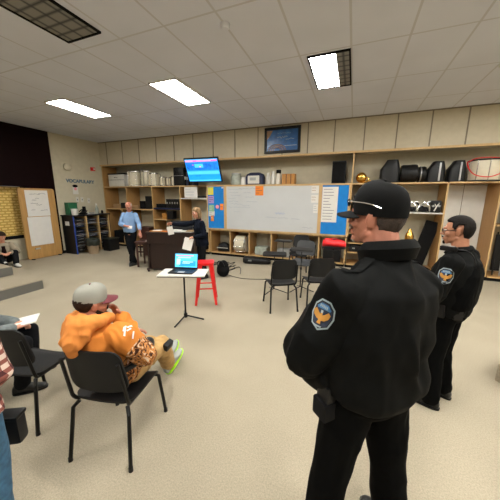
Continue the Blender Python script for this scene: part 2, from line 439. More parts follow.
# carpeted risers
S('riser_near', B().poly([(-2.6, .75, 0), (6.6, .75, 0), (6.6, -5.9, 0), (-7, -5.9, 0), (-7, 2, 0), (-6.13, 2.0, 0), (-4.5, 1.1, 0)], (0, 0, .2)), M['riser'])
rl = B().m(M['riser']).poly([(-6.13, 1.9, 0), (-6.13, 3.33, 0), (-9.1, 4.1, 0), (-9.1, 1.9, 0)], (0, 0, .2))
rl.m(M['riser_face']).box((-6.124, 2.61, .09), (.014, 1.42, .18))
S('riser_left', rl, None) if False else None
o = rl.build('riser_left'); o['kind'] = 'structure'
ru = B().m(M['riser']).poly([(-7.1, 1.9, .2), (-7.1, 3.3, .2), (-9.1, 3.42, .2), (-9.1, 1.9, .2)], (0, 0, .2))
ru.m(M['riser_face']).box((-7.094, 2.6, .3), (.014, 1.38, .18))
o = ru.build('riser_left_upper'); o['kind'] = 'structure'
S('riser_right', B().poly([(1.60, 3.32, 0), (1.78, 3.66, 0), (4.5, 4.2, 0), (4.5, 2.4, 0), (2.4, 2.2, 0)], (0, 0, .2)), M['riser'])

# ---------------------------------------------------------------- ceiling lights
LIT = fixture_mat('lit_lens', (1., .985, .93), 24.5)
UNLIT = fixture_mat('unlit_lens', (.22, .21, .18), 0)
def ceiling_light(xr, yf, state, label):
    """2x4 troffer; xr = right edge, yf = near edge."""
    W, D = .61, 1.24
    cx, cy = xr - W / 2, yf + D / 2
    t = thing('ceiling_light', label, 'ceiling light', (cx, cy, CEIL), 0, 'recessed ceiling lights')
    f = B()
    for sx in (-1, 1): f.box((sx * (W / 2 - .012), 0, -.012), (.024, D, .024))
    for sy in (-1, 1): f.box((0, sy * (D / 2 - .012), -.012), (W, .024, .024))
    f.build('frame', M['blacksoft'] if state != 'lit' else M['white'], t)
    w = W - .05
    def lens(x0, x1, mt): B().box(((x0 + x1) / 2, 0, -.008), (x1 - x0, D - .05, .01)).build('diffuser', mt, t)
    if state == 'lit': lens(-w / 2, w / 2, LIT)
    elif state == 'half': lens(-w / 2, w * .17, LIT); lens(w * .17, w / 2, UNLIT)
    else: lens(-w / 2, w / 2, UNLIT)
ceiling_light(-.2, 4.33, 'half', 'ceiling light half lit, its right strip dark, nearest the framed picture')
ceiling_light(-3.08, 4.2, 'lit', 'bright rectangular ceiling light above the wall television')
ceiling_light(-5.93, 4.13, 'lit', 'bright rectangular ceiling light nearest the maroon wall')
ceiling_light(-3.16, 1.57, 'off', 'unlit black framed ceiling light at the top left of the photo')
ceiling_light(2.58, 4.45, 'lit', 'ceiling light cut by the right edge of the photo')
for x, y in ((-6.0, -1.0), (-3.16, -1.0), (-.25, 1.0), (2.6, 1.0), (-.25, -1.7), (2.6, -1.7), (5.2, 1.0), (5.4, 4.3)):
    ceiling_light(x, y, 'lit', 'bright ceiling light over the raised platform behind the viewer')
sd = thing('smoke_detector', 'small white smoke detector on the ceiling', 'smoke detector', (-1.62, 3.25, CEIL))
B().lathe((0, 0, -.05), [(.0, 0), (.045, 0), (.06, .02), (.065, .05)], 20).build('housing', M['ceiling'], sd, True)
hk = B().tube([(0, 0, 0), (0, 0, -.05), (.03, 0, -.09), (.05, .01, -.05), (.02, 0, -.02), (-.01, .0, -.09), (-.03, 0, -.13)], .006, 6, 4)
o = hk.build('ceiling_hook', M['seam']); o.location = (-2.0, 2.35, CEIL)
tag(o, 'bent wire hook hanging from the ceiling grid', 'hook')

# ---------------------------------------------------------------- wall shelving (three joined runs of cabinets)
T = .035; D0 = YF; D1 = YB - .02; dm = (D0 + D1) / 2; dd = D1 - D0
def panel(t, name, c, s, edge=None, mt='oak'):
    b = B().m(M[mt]).box(c, s)
    b.m(M['oakedge']).box((c[0], D0 - .003 - 0, c[2]), (s[0], .006, s[2])) if edge else None
    return b.build(name, None, t)
def up(t, x, z0, z1, name='divider'): return panel(t, name, (x, dm, (z0 + z1) / 2), (T, dd, z1 - z0), 1)
def sh(t, x0, x1, z, name='shelf', th=T, mt='oak'): return panel(t, name, ((x0 + x1) / 2, dm, z), (x1 - x0 - T, dd, th), mt == 'oak', mt)
SH = 2.345
# left run
lx = [-9.36, -8.18, -6.93, -5.7, -4.57]
t = thing('shelving_cabinet', 'tall open oak shelving behind the man in the blue shirt', 'shelving', (0, 0, 0), 0, None)
up(t, lx[0] + .02, .0, 3.14, 'side_panel')
for x in lx[1:4]: up(t, x, .1, SH - T / 2)
up(t, lx[4], .1, SH - T / 2, 'side_panel')
sh(t, lx[0] + .04, lx[4] + T, SH); sh(t, lx[0] + .04, lx[4] + T, .1, 'bottom_panel')
B().box(((lx[0] + lx[4]) / 2, YF + .05, .04), (lx[4] - lx[0] - .05, .04, .08)).build('plinth', M['blacksoft'], t)
for x0, x1, zs in ((lx[0] + .04, lx[1], (1.5,)), (lx[1], lx[2], (1.5,)), (lx[2], lx[3], (1.55, 1.15)), (lx[3], lx[4], (1.92,))):
    for z in zs:
        if x0 == lx[2] and z > 1.3: sh(t, x0, x1, z, mt='navy', th=.05)
        elif x0 == lx[2]: panel(t, 'shelf', (x0 + .32, dm, z), (.6, dd, T), 1)
        else: sh(t, x0, x1, z, mt='oak' if z < 1.9 else 'white')
panel(t, 'inner_partition', ((lx[0] + lx[1]) / 2 + .3, dm, .8), (T, dd, 1.36), 1)
# centre run under the boards
cx = [-4.50, -3.76, -3.07, -2.32, -1.58, -.86, -.12]
t = thing('cubby_cabinet', 'low oak cubby row under the whiteboard', 'cabinet')
for i, x in enumerate(cx): up(t, x, .1, .86, 'side_panel' if i in (0, 6) else 'divider')
sh(t, cx[0] - T * .5, cx[-1] - T, .872, 'top_panel'); sh(t, cx[0], cx[-1], .1, 'bottom_panel')
B().box(((cx[0] + cx[-1]) / 2, YF + .05, .04), (cx[-1] - cx[0], .04, .08)).build('plinth', M['blacksoft'], t)
t = thing('long_shelf', 'long oak shelf running above the whiteboard', 'shelf')
sh(t, lx[4] + T, -.1, SH, 'shelf_board')
B().box((-2.3, YF + .35, 1.6), (4.2, .03, 1.42)).build('backing_board', M['oak'], t)
# right run
t = thing('shelving_cabinet', 'tall open oak shelving with the white shelf behind the near officer', 'shelving')
up(t, -.08, .9, 3.14, 'side_panel'); up(t, 2.1, .1, SH - T / 2, 'side_panel')
sh(t, -.08, 2.1, SH); sh(t, -.08, 2.1, .1, 'bottom_panel')
sh(t, .55, 2.1, 1.6, mt='white', th=.03)
up(t, .5, .1, SH)
for z in (1.85, 1.56, 1.28, 1.0, .72, .45): sh(t, -.08, .5, z, th=.025)
B().box((1.0, YF + .05, .04), (2.2, .04, .08)).build('plinth', M['blacksoft'], t)
t = thing('tall_cabinet', 'tall oak bay with a pale back panel behind the officer in glasses', 'cabinet')
sh(t, 2.1, 3.12, SH); up(t, 3.12, .1, SH - T / 2, 'side_panel')
B().box((2.63, YB - .04, 1.2), (.93, .02, 2.2)).build('back_panel', M['white'], t)
B().box((2.62, YB - .052, 1.2), (.012, .006, 2.25)).build('panel_seam', M['seam'], t)
sh(t, 2.1, 3.12, .1, 'bottom_panel')
t = thing('shelving_cabinet', 'oak shelving cut by the right edge of the photo', 'shelving')
up(t, 4.4, .1, SH - T / 2, 'side_panel'); sh(t, 3.15, 6.4, SH); sh(t, 3.15, 4.4, .1, 'bottom_panel'); sh(t, 3.15, 4.4, 1.35)
B().box((3.8, YF + .05, .04), (3.5, .04, .08)).build('plinth', M['blacksoft'], t)

# ---------------------------------------------------------------- boards on the cabinet front
def frame_bm(b, x0, x1, z0, z1, y, w, th):
    b.box(((x0 + x1) / 2, y, z1 - w / 2), (x1 - x0, th, w)); b.box(((x0 + x1) / 2, y, z0 + w / 2), (x1 - x0, th, w))
    b.box((x0 + w / 2, y, (z0 + z1) / 2), (w, th, z1 - z0 - 2 * w)); b.box((x1 - w / 2, y, (z0 + z1) / 2), (w, th, z1 - z0 - 2 * w)); return b
def squiggle(b, x, z, w, y, h=.02, r=.004, seed=0):
    rnd = random.Random(seed); n = max(3, int(w / .022)); pts = [V((x + w * i / n, y, z + rnd.uniform(-h, h) / 2)) for i in range(n + 1)]
    b.tube(pts, r, 4)
yb = YF - .03
t = thing('whiteboard', 'wide white dry-erase board with faint handwriting', 'whiteboard')
B().box((-2.39, yb, 1.63), (2.92, .03, 1.42)).build('board', M['wb'], t)
frame_bm(B(), -3.9, -.88, .9, 2.36, yb - .005, .05, .05).build('frame', M['oakedge'], t)
ys = yb - .018
b = B().m(M['faint'])
for i, (x, z, w) in enumerate([(-3.78, 2.22, .5), (-3.74, 2.12, .3), (-3.7, 2.03, .35), (-3.78, 1.94, .25), (-3.76, 1.85, .32), (-3.7, 1.76, .4), (-3.78, 1.66, .75), (-3.6, 1.52, .2), (-3.4, 2.24, .4), (-3.25, 2.12, .25), (-3.2, 1.98, .3), (-3.15, 1.84, .35), (-3.3, 1.72, .25), (-3.0, 2.25, .2), (-2.5, 1.37, .35), (-2.1, 1.36, .3), (-1.7, 1.35, .25), (-1.35, 1.1, .3)]):
    b = B().m(M['faint']); squiggle(b, x, z, w, ys, .035, .0045, i); b.build('handwriting_line', None, t)
b = B().m(M['bluemark']); squiggle(b, -2.2, 1.5, .3, ys, .07, .005, 40); b.build('handwriting_line', None, t)
b = B()
b.box((-3.72, 2.0, 0), (.001, .001, .001)) if False else None
b.m(M['blueboard']).box((-4.22, yb, 1.63), (.66, .03, 1.42))
t = thing('pin_board', 'narrow blue pin board with yellow, purple and green cards', 'notice board')
b.build('felt', None, t); frame_bm(B(), -4.59, -3.9, .9, 2.36, yb - .005, .045, .05).build('frame', M['oakedge'], t)
t2 = thing('pin_board', 'blue pin board with a tall sheet pinned on it, right of the whiteboard', 'notice board')
B().box((-.5, yb, 1.63), (.72, .03, 1.42)).build('felt', M['blueboard'], t2)
frame_bm(B(), -.88, -.09, .9, 2.36, yb - .005, .045, .05).build('frame', M['oakedge'], t2)
def sheet(name, cx, cz, w, h, mt, label, cat='paper', lines=0, y=ys, seed=0, ink='faint', tilt=0, group=None):
    o = B().m(M[mt] if isinstance(mt, str) else mt)
    R = Matrix.Rotation(tilt, 3, 'Y')
    o.box((0, 0, 0), (w, .004, h), R)
    if lines:
        o.m(M[ink]); rnd = random.Random(seed)
        for i in range(lines):
            zz = h / 2 - h * (i + .8) / (lines + .8); ww = w * rnd.uniform(.35, .8)
            o.box(R @ V((-w * .42 + ww / 2, -.003, zz)), (ww, .002, min(.012, h / lines * .35)), R)
    ob = o.build(name); ob.location = (cx, y - .004, cz)
    return tag(ob, label, cat, group)
sheet('note_card', -4.43, 2.17, .2, .24, 'yel', 'yellow card pinned at the top left of the blue board', 'card', 3, seed=1)
sheet('note_card', -4.42, 1.89, .2, .24, 'pur', 'purple card pinned below the yellow card', 'card', 3, seed=2, ink='ink')
sheet('note_card', -4.41, 1.61, .2, .22, 'grn', 'green card pinned below the purple card', 'card', 3, seed=3, ink='paper')
sheet('note_sheet', -4.41, 1.43, .22, .17, 'paper', 'white slip pinned under the green card', 'paper', 2, seed=4)
sheet('note_card', -4.39, 1.28, .11, .2, 'orange', 'orange card pinned low on the blue board', 'card', 1, seed=5, ink='paper')
sheet('note_card', -4.03, 1.66, .12, .2, 'orange', 'orange card pinned at the right of the blue board', 'card', 1, seed=6, ink='ink')
sheet('note_card', -3.99, 2.28, .07, .05, 'paper', 'tiny white card in the top right corner of the blue board', 'card')
o = B().lathe((0, 0, 0), [(.06, 0), (.065, .006), (.05, .012)], 14, axis=(0, -1, 0)).build('round_badge', M['pink'])
o.location = (-4.19, ys - .002, 1.66); tag(o, 'round pink badge pinned between the cards', 'badge')
sheet('flyer', -2.72, 2.17, .26, .28, 'orange', 'orange flyer with a black top hung on the whiteboard edge', 'flyer', 3, seed=8, ink='ink')
sheet('photo_print', -1.04, 2.2, .2, .2, 'paper', 'small printed sheet at the top right of the whiteboard', 'paper', 2, seed=9, ink='artbrown')
sheet('photo_print', -1.04, 1.94, .2, .22, 'paper', 'small printed photo sheet below another on the whiteboard', 'paper', 2, seed=10, ink='artbrown')
sheet('photo_print', -1.0, 1.66, .13, .24, 'paper', 'narrow sheet pinned lowest at the right of the whiteboard', 'paper', 3, seed=11)
sheet('printed_poster', -.62, 1.78, .42, .98, 'paper', 'tall white sheet with diagrams pinned on the right blue board', 'poster', 11, seed=12, ink='ink')
sheet('printed_sheet', -3.6, 1.3, .01, .01, 'paper', '', '') if False else None
sheet('paper_sign', -5.23, 2.13, .52, .36, 'paper', 'white paper sign hanging from the shelf below the television', 'sign', 3, seed=14, y=YF - .01)

# framed picture on the upper wall
t = thing('framed_picture', 'blue picture in a black frame above the whiteboard', 'picture')
y = YF - .03
frame_bm(B(), -2.58, -1.52, 3.24, 3.95, y, .07, .05).build('frame', M['black'], t)
b = B().m(M['artblue']).box((-2.05, y + .01, 3.595), (.94, .02, .58))
b.m(M['artbrown']); yy = y - .003
b.poly([(-2.51, yy, 3.87), (-2.33, yy, 3.87), (-2.42, yy, 3.72), (-2.51, yy, 3.62)])
for k in range(3): b.tube([V((-2.2 + (.26 - .07 * k) * math.cos(a), yy, 3.31 + (.17 - .04 * k) * math.sin(a))) for a in [PI * j / 12 for j in range(13)]], .012, 4)
b.m(M['artwhite'])
b.box((-1.8, yy, 3.44), (.36, .003, .012)); squiggle(b, -2.2, 3.68, .3, yy, .06, .007, 3); squiggle(b, -1.95, 3.62, .25, yy, .03, .005, 4); squiggle(b, -2.2, 3.78, .4, yy, .02, .003, 5)
b.build('print', None, t)

# television, tilted forward on a wall arm
t = thing('television', 'wall television with a bright blue page, tilted forward above the shelf', 'television', (-4.50, 7.34, 2.80), 0)
t.rotation_euler = (math.radians(24), 0, math.radians(3))
B().box((0, .03, 0), (1.2, .05, .78), bev=.012).build('bezel', M['black'], t)
b = B().m(M['screenblue']).box((0, 0, 0), (1.13, .012, .70))
b.m(M['screenpink']).box((0, -.007, .30), (1.1, .004, .055))
b.m(M['screendeep']).box((0, -.007, .13), (1.08, .004, .23))
b.m(M['screencyan']).box((0, -.007, .335), (1.12, .004, .025)).box((0, -.007, -.07), (1.12, .004, .1)).box((-.1, -.010, .15), (.3, .003, .12)).box((0, -.007, -.32), (1.12, .004, .04))
b.m(M['screendeep']).box((-.2, -.009, -.17), (.17, .003, .022))
b.m(M['screenpink']).box((-.06, -.013, .12), (.05, .003, .03)).box((-.3, -.011, .18), (.06, .003, .02))
b.m(M['screenpale']).box((.1, -.012, .3), (.5, .003, .012)).box((-.4, -.012, .3), (.25, .003, .012))
b.build('screen', None, t)
B().box((0, .14, 0), (.16, .2, .16)).cyl((0, .2, 0), (0, .97, -.43), .03).build('wall_arm', M['steel'], t)

# ---------------------------------------------------------------- left wall fittings
def onleft(o, y, z, dx=0.): o.location = (XL + .006 + dx, y, z); o.rotation_euler = (0, 0, PI / 2); return o
def lsheet(name, y, z, w, h, mt, label, cat, lines=0, seed=0, dx=0., ink='faint'):
    o = sheet(name, 0, 0, w, h, mt, label, cat, lines, 0, seed, ink); return onleft(o, y, z, dx)
mx = Matrix.Translation((XL + .012, 6.3, 2.46)) @ Matrix.Rotation(PI / 2, 4, 'Z') @ Matrix.Rotation(PI / 2, 4, 'X')
o = text_mesh('wall_lettering', 'VOCABULARY', .165, M['voc'], mx, extrude=.004, bold=.006); tag(o, 'grey blue VOCABULARY letters on the cream wall', 'lettering')
t = thing('fire_alarm', 'small red fire alarm on the cream wall', 'fire alarm', (XL, 7.36, 3.0), PI / 2)
B().box((0, -.026, 0), (.17, .052, .13), bev=.008).build('housing', M['red'], t)
B().lathe((.03, -.055, 0), [(.035, 0), (.03, .02), (.0, .025)], 14, axis=(0, -1, 0)).build('strobe', M['white'], t)
t = thing('wall_speaker', 'round cream wall speaker above the lettering', 'speaker', (XL, 6.4, 2.98), PI / 2)
B().lathe((0, 0, 0), [(.13, 0), (.13, .04), (.11, .055), (.0, .05)], 24, axis=(0, -1, 0)).build('grille', M['cream'], t, True)
wd = lsheet('wall_drawing', 6.6, 2.2, .2, .3, 'paper', 'paper figure with a dark cap stuck under the lettering', 'drawing', 0, dx=.0)
B().m(M['blacksoft']).ell((0, -.004, .14), (.1, .006, .05)).build('paper_hat', None, wd); B().m(M['pink']).ell((0, -.004, .04), (.05, .006, .05)).build('paper_face', None, wd)
for y, z, l in ((6.62, 1.86, 'pair of grey switch plates under the paper figure, left one'), (6.8, 1.86, 'grey switch plate right of its twin'), (7.06, 1.82, 'small cream outlet plate nearer the shelving')):
    b = B().m(M['white']).box((0, -.006, 0), (.1, .012, .18), bev=.004); b.m(M['ink']).box((0, -.014, 0), (.02, .012, .05))
    tag(onleft(b.build('switch_plate'), y, z), l, 'switch')
# birch board leaning in front of the wall, two large sheets on it
t = thing('birch_partition', 'tall birch plywood panel with two large sheets on it', 'panel', (XL + .1, 5.27, 0), PI / 2)
def wp(x, y, sd): return V((x, .02 if sd else -.02, y + 1.11))
B().plate(1.02, 2.2, .07, .04, wp, k=3).build('board', M['plyboard'], t)
for sx in (-1, 1): B().box((sx * .4, 0, .012), (.06, .2, .03)).build('foot', M['steel'], t)
B().box((-.22, -.035, .33), (.14, .03, .04)).build('latch', M['graycase'], t)
fs = lsheet('flipchart_sheet', 5.24, 1.75, .64, .8, 'paper', 'upper large sheet with handwriting on the birch panel', 'paper', 0, 5, dx=.135)
b = B().m(M['ink'])
for i, (x, z, w) in enumerate([(-.2, .28, .3), (-.05, .15, .1), (-.15, .1, .12), (-.2, 0, .2), (-.05, -.05, .16), (-.22, -.2, .12), (.05, -.22, .2), (.05, .3, .2)]): b = B().m(M['ink']); squiggle(b, x, z, w, 0, .03, .004, i + 60); o = b.build('handwriting_line', None, fs); o.location = (0, -.003, 0)
lsheet('flipchart_sheet', 5.22, .88, .66, .9, 'paper', 'lower plain large sheet on the birch panel', 'paper', 0, 6, dx=.13)

# music folder cabinet against the cream wall
t = thing('folder_cabinet', 'black folder cabinet with blue edge against the cream wall', 'cabinet', (-9.05, 6.66, 0), PI / 2)
W = 1.42; h = 1.3; dp = .56
for x, mt in ((-W / 2 + .01, 'black'), (W / 2 - .01, 'black')): B().box((x, 0, h / 2), (.03, dp, h)).build('side_panel', M[mt], t)
B().box((-W / 2 + .01, -dp / 2 - .006, h / 2), (.04, .012, h)).build('edge_strip', M['blue'], t)
B().box((0, 0, h + .02), (W + .06, dp + .04, .04)).build('top', M['black'], t)
B().box((0, dp / 2 - .01, h / 2), (W, .02, h)).build('back_panel', M['blacksoft'], t)
for x in (-W / 6, W / 6, W / 2 - .04): B().box((x, -.01, h / 2), (.035, dp, h)).build('divider', M['oakedge'], t)
for k in range(13): B().box((0, 0, .08 + k * .094), (W - .04, dp - .03, .008)).build('slot_shelf', M['graycase'] if k % 4 == 2 else M['black'], t)
rnd = random.Random(3)
fm = [mat('folder_black', (.012, .012, .012), .6), mat('folder_dark_blue', (.02, .03, .06), .6), mat('folder_brown', (.06, .03, .02), .6)]
k0 = None
for c in range(3):
    for k in range(12):
        if rnd.random() < .18: continue
        o = B().m(fm[rnd.randrange(3)]).box((0, 0, 0), (.34, .4, rnd.uniform(.02, .06)), bev=.004).m(M['paper']).box((.0, -.201, 0), (.2, .002, .006)).build('music_folder')
        yy = 6.66 + (-W / 3 + c * W / 3) + rnd.uniform(-.02, .02)
        o.location = (-9.05 + rnd.uniform(0, .05), yy, .08 + k * .094 + .042); o.rotation_euler = (0, 0, PI / 2)
        tag(o, 'dark music folder lying in a slot of the black folder cabinet', 'folder', 'music folders in the slot cabinet')
sheet('side_label', 0, 0, .2, .12, 'paper', '', '') if False else None
o = B().box((-9.06, 5.93, 1.06), (.2, .006, .14)).build('paper_label', M['paper']); tag(o, 'white paper taped on the side of the folder cabinet', 'paper')
# things standing on it
t = thing('tissue_bucket', 'white tub standing on the left end of the folder cabinet', 'tub', (-8.93, 6.14, 1.342))
B().lathe((0, 0, 0), [(.0, 0), (.09, 0), (.1, .2), (.1, .21), (.085, .21)], 20).build('tub', M['white'], t, True)
t = thing('green_box', 'green box standing behind the white tub', 'box', (-9.18, 6.22, 1.342))
B().box((0, 0, .2), (.22, .3, .4), bev=.01).build('box_body', M['green'], t); B().box((.02, 0, .41), (.24, .32, .02)).build('lid', M['green'], t)
t = thing('desk_phone', 'black telephone on the folder cabinet', 'telephone', (-9.0, 6.50, 1.342), .3)
B().poly([(-.1, -.1, 0), (.1, -.1, 0), (.1, .1, .12), (-.1, .1, .12)], (0, 0, .02)).box((0, 0, .03), (.2, .2, .05)).build('phone_base', M['black'], t)
B().tube([(-.07, -.09, .1), (-.07, 0, .15), (-.07, .09, .17)], .022, 8, 3).build('handset', M['black'], t)
B().box((.03, .03, .2), (.12, .02, .16)).build('stand_screen', M['blacksoft'], t)
t = thing('spray_bottle', 'white bottle near the right end of the folder cabinet', 'bottle', (-9.0, 7.05, 1.34))
B().lathe((0, 0, 0), [(0, 0), (.055, 0), (.06, .04), (.06, .2), (.025, .27), (.022, .32)], 18).build('bottle', M['plasticclear'], t, True)
B().lathe((0, 0, .31), [(.028, 0), (.028, .06), (.02, .07)], 14).build('cap', M['white'], t)
t = thing('small_jar', 'small dark jar at the right end of the folder cabinet', 'jar', (-8.98, 7.25, 1.34))
B().lathe((0, 0, 0), [(0, 0), (.04, 0), (.04, .09), (.03, .1), (.03, .12)], 14).build('jar', M['black'], t, True)
t = thing('paper_pile', 'low heap of papers in the middle of the folder cabinet', 'papers', (-9.02, 6.76, 1.34))
for k in range(4): B().box((0, 0, .008 + k * .014), (.22, .3, .012), rz=k * .2).build('sheet_bundle', M['graycase'] if k % 2 else M['paper'], t)
# bins
t = thing('waste_bin', 'beige waste bin with a dark liner before the folder cabinet', 'waste bin', (-8.42, 6.3, 0))
B().lathe((0, 0, 0), [(0, 0), (.17, 0), (.215, .42), (.225, .44), (.2, .44)], 24, sy=.85).build('bin_body', M['bin'], t, True)
b = B(); rings = []
for j, (r, z) in enumerate([(.228, .3), (.245, .36), (.25, .43), (.24, .5), (.2, .53), (.14, .5), (.05, .46)]):
    rings.append([V((r * (1 + .09 * noise.noise((3 * math.cos(a), 3 * math.sin(a), j))) * math.cos(a), r * .87 * math.sin(a), z + .03 * noise.noise((2 * math.cos(a), 2 * math.sin(a), j * .7)))) for a in [2 * PI * k / 28 for k in range(28)]])
b.rings(rings).build('bin_liner', M['binbag'], t, True)
t = thing('waste_bin', 'black waste bin right of the beige one', 'waste bin', (-8.35, 6.98, 0))
B().box((0, 0, .22), (.34, .44, .44), bev=.03).build('bin_body', M['black'], t, True)
B().box((0, 0, .45), (.38, .48, .04), bev=.012).build('rim', M['binbag'], t, True)
# ---------------------------------------------------------------- chairs
def make_chair(name, label, loc, rz, group):
    t = thing(name, label, 'chair', loc, rz, group); t.scale = (1, 1, 1.06)
    def sw(x, y, sd):                                   # seat: shallow dish with a falling front edge
        z = .445 + .018 * (abs(x) / .23) ** 2.2 - (.05 * max(0, (y - .1) / .12) ** 2) + (.012 * max(0, (-y - .1) / .12))
        return V((x, y, z - (.014 if sd else 0)))
    B().plate(.47, .43, .07, .014, sw, k=6, seg=5, taper=-.06).build('seat', M['chairplastic'], t, True, 50)
    def bw(x, y, sd):                                   # backrest: leans back, wraps round the sitter
        yy = -.235 - .16 * (y + .17) - .0 + .045 * (abs(x) / .23) ** 2
        return V((x, yy - (.014 if sd else 0), .715 + y))
    B().plate(.47, .33, .075, .014, bw, k=6, seg=5, taper=.1).build('backrest', M['chairplastic'], t, True, 50)
    for s in (-1, 1):
        B().tube([(s * .195, -.20, .425), (s * .225, -.235, .39), (s * .245, -.30, 0.015)], .0148, 8, 0).build('leg', M['steel'], t, True)
        B().tube([(s * .195, .17, .415), (s * .225, .2, .385), (s * .245, .245, .015)], .0148, 8, 0).build('leg', M['steel'], t, True)
        B().tube([(s * .195, .17, .418), (s * .2, 0, .425), (s * .2, -.17, .43), (s * .222, -.22, .47), (s * .222, -.24, .56), (s * .215, -.285, .80)], .0135, 8, 3).build('back_frame', M['steel'], t, True)
    B().tube([(-.2, -.16, .424), (.2, -.16, .424)], .011, 8).build('seat_frame', M['steel'], t, True)
    for s in (-1, 1):
        for y in (-.30, .245):
            B().lathe((s * .246, y + (.0), 0), [(.0, 0), (.017, 0), (.016, .03), (.0, .031)], 10).build('foot_cap', M['black'], t)
    return t
G1 = 'chairs of the front row'
ch = make_chair('band_chair', 'black chair with the man in the orange hoodie sitting on it', (-1.66, 1.34, 0), math.radians(13), G1)
dup(ch, (-2.61, 1.27, 0), math.radians(14), 'empty black chair left of the man in the orange hoodie')
dup(ch, (-3.33, 1.05, 0), math.radians(-38), 'black chair under the sitter with the grey sleeve at the left edge')
dup(ch, (-1.13, 4.38, 0), math.radians(31), 'black chair in mid floor nearest the red stool', 'chairs in mid floor')
dup(ch, (-.52, 4.78, 0), math.radians(22), 'black chair in mid floor partly behind the near officer', 'chairs in mid floor')
gc = dup(ch, (-1.02, 6.05, 0), math.radians(175), 'grey chair facing the viewer before the cubbies')
del gc['group']
for o in gc.children:
    if o.name.startswith(('seat', 'backrest')):
        o.data = o.data.copy(); o.data.materials[0] = mat('grey_chair_plastic', (.05, .052, .055), .5)
dup(ch, (-1.28, 7.0, 0), math.radians(180), 'dark chair farthest back, its top just below the whiteboard')

for o in scene.objects:
    if o.get('label', '').startswith('dark chair farthest'): del o['group']
# ---------------------------------------------------------------- music stands
def tripod(t, h, z0=0.):
    B().cyl((0, 0, .09), (0, 0, h * .55), .014).cyl((0, 0, h * .5), (0, 0, h), .010).build('pole', M['steel'], t, True)
    B().lathe((0, 0, h * .52), [(.0, 0), (.02, 0), (.02, .05), (.0, .05)], 12).build('collar', M['black'], t)
    for k in range(3):
        a = PI / 2 + 2 * PI * k / 3 + .35
        B().tube([(0, 0, .085), (.08 * math.cos(a), .08 * math.sin(a), .07), (.3 * math.cos(a), .3 * math.sin(a), .012)], .011, 6, 0, flat=.7).build('leg', M['steel'], t, True)
def music_stand(label, loc, rz, h, tilt, group):
    t = thing('music_stand', label, 'music stand', loc, rz, group)
    tripod(t, h - .01)
    R = Matrix.Rotation(tilt, 3, 'X')
    def w(x, y, sd): return V((0, 0, h)) + R @ V((x, y, -.006 if sd else 0))
    B().plate(.48, .34, .06, .006, w, k=2).build('desk', M['black'], t, True)
    b = B(); p = V((0, 0, h)) + R @ V((0, -.16, .02)); b.box(p, (.46, .012, .015), R).build('desk_lip', M['black'], t)
    return t
G2 = 'music stands before the whiteboard'
music_stand('flat topped music stand left of the mid floor chairs', (-1.42, 5.0, 0), math.radians(15), .83, math.radians(6), G2)
music_stand('music stand in front of the grey chair in mid floor', (-.93, 5.34, 0), math.radians(5), .90, math.radians(4), G2)
music_stand('music stand carrying the red bag', (-.32, 5.72, 0), math.radians(5), .93, math.radians(0), G2)
music_stand('small dark music stand close to the cubbies', (-1.72, 6.9, 0), math.radians(0), .8, math.radians(3), G2)
# red bag
b = B()
b.loft([((x, 0, .012 + h / 2), (0, w, 0), (0, 0, h / 2 + .004)) for x, w, h in ((-.24, .03, .06), (-.23, .09, .11), (-.18, .12, .16), (-.08, .13, .155), (0, .13, .13), (.09, .13, .14), (.18, .12, .12), (.23, .09, .10), (.245, .03, .06))], 20)
for v in b.bm.verts: v.co += V((0, 0, 1)) * .018 * noise.noise(v.co * 14) * (1 if v.co.z > .03 else 0)
t = thing('red_bag', 'bright red bag lying on a music stand', 'bag', (-.32, 5.72, .935), .1)
b.build('bag_body', M['redbag'], t, True); B().tube([(-.1, -.02, .14), (-.05, -.05, .19), (.04, -.05, .18), (.1, -.02, .13)], .008, 6, 4).build('handle', M['redbag'], t, True)

# ---------------------------------------------------------------- laptop on its pedestal table
t = thing('pedestal_stand', 'black tripod stand with a pale flat top carrying the open laptop', 'stand', (-2.40, 3.26, 0), math.radians(21)); t.scale = (1, 1, 1.085)
B().cyl((0, 0, .06), (0, 0, .715), .014).build('pole', M['steel'], t, True)
for a in (-1.9, -.05, 1.9):
    B().tube([(0, 0, .07), (.3 * math.cos(a), .3 * math.sin(a), .012)], .014, 6, flat=.8).build('leg', M['steel'], t, True)
B().lathe((0, 0, .04), [(0, 0), (.03, 0), (.03, .06), (0, .07)], 12).build('hub', M['steel'], t)
B().box((0, 0, .73), (.72, .40, .018), bev=.004).build('tabletop', M['white'], t)
B().box((0, 0, .716), (.70, .38, .012)).build('tray', M['black'], t)
t = thing('laptop', 'open black laptop with a bright blue page, on the tripod stand', 'laptop', (-2.42, 3.27, .803), math.radians(15), None, 1.06)
B().box((0, 0, .009), (.37, .25, .016), bev=.005).build('base', M['black'], t)
b = B().m(M['steel'])
for r in range(5):
    for c in range(12): b.box((-.155 + c * .028, .08 - r * .024, .0185), (.022, .018, .003))
b.build('keyboard', None, t)['kind'] = 'stuff'
B().box((0, -.075, .018), (.1, .06, .002)).build('touchpad', M['graycase'], t)
R = Matrix.Rotation(math.radians(-14), 3, 'X'); hg = V((0, .125, .018))
B().box(hg + R @ V((0, 0, .115)), (.37, .008, .235), R, .003).build('lid', M['black'], t)
b = B().m(M['screencyan']).box(hg + R @ V((0, -.005, .12)), (.35, .003, .205), R)
b.m(M['screenblue']).box(hg + R @ V((.02, -.0072, .075)), (.26, .002, .08), R)
b.m(M['screenpink']).box(hg + R @ V((-.02, -.0075, .195)), (.27, .002, .013), R)
b.m(M['screenpale']).box(hg + R @ V((-.03, -.0075, .165)), (.2, .002, .016), R).box(hg + R @ V((-.12, -.0075, .1)), (.06, .002, .09), R)
b.m(M['screenwhite']).box(hg + R @ V((.03, -.0085, .1)), (.16, .002, .008), R).box(hg + R @ V((.0, -.0085, .08)), (.12, .002, .008), R)
b.build('screen', None, t)

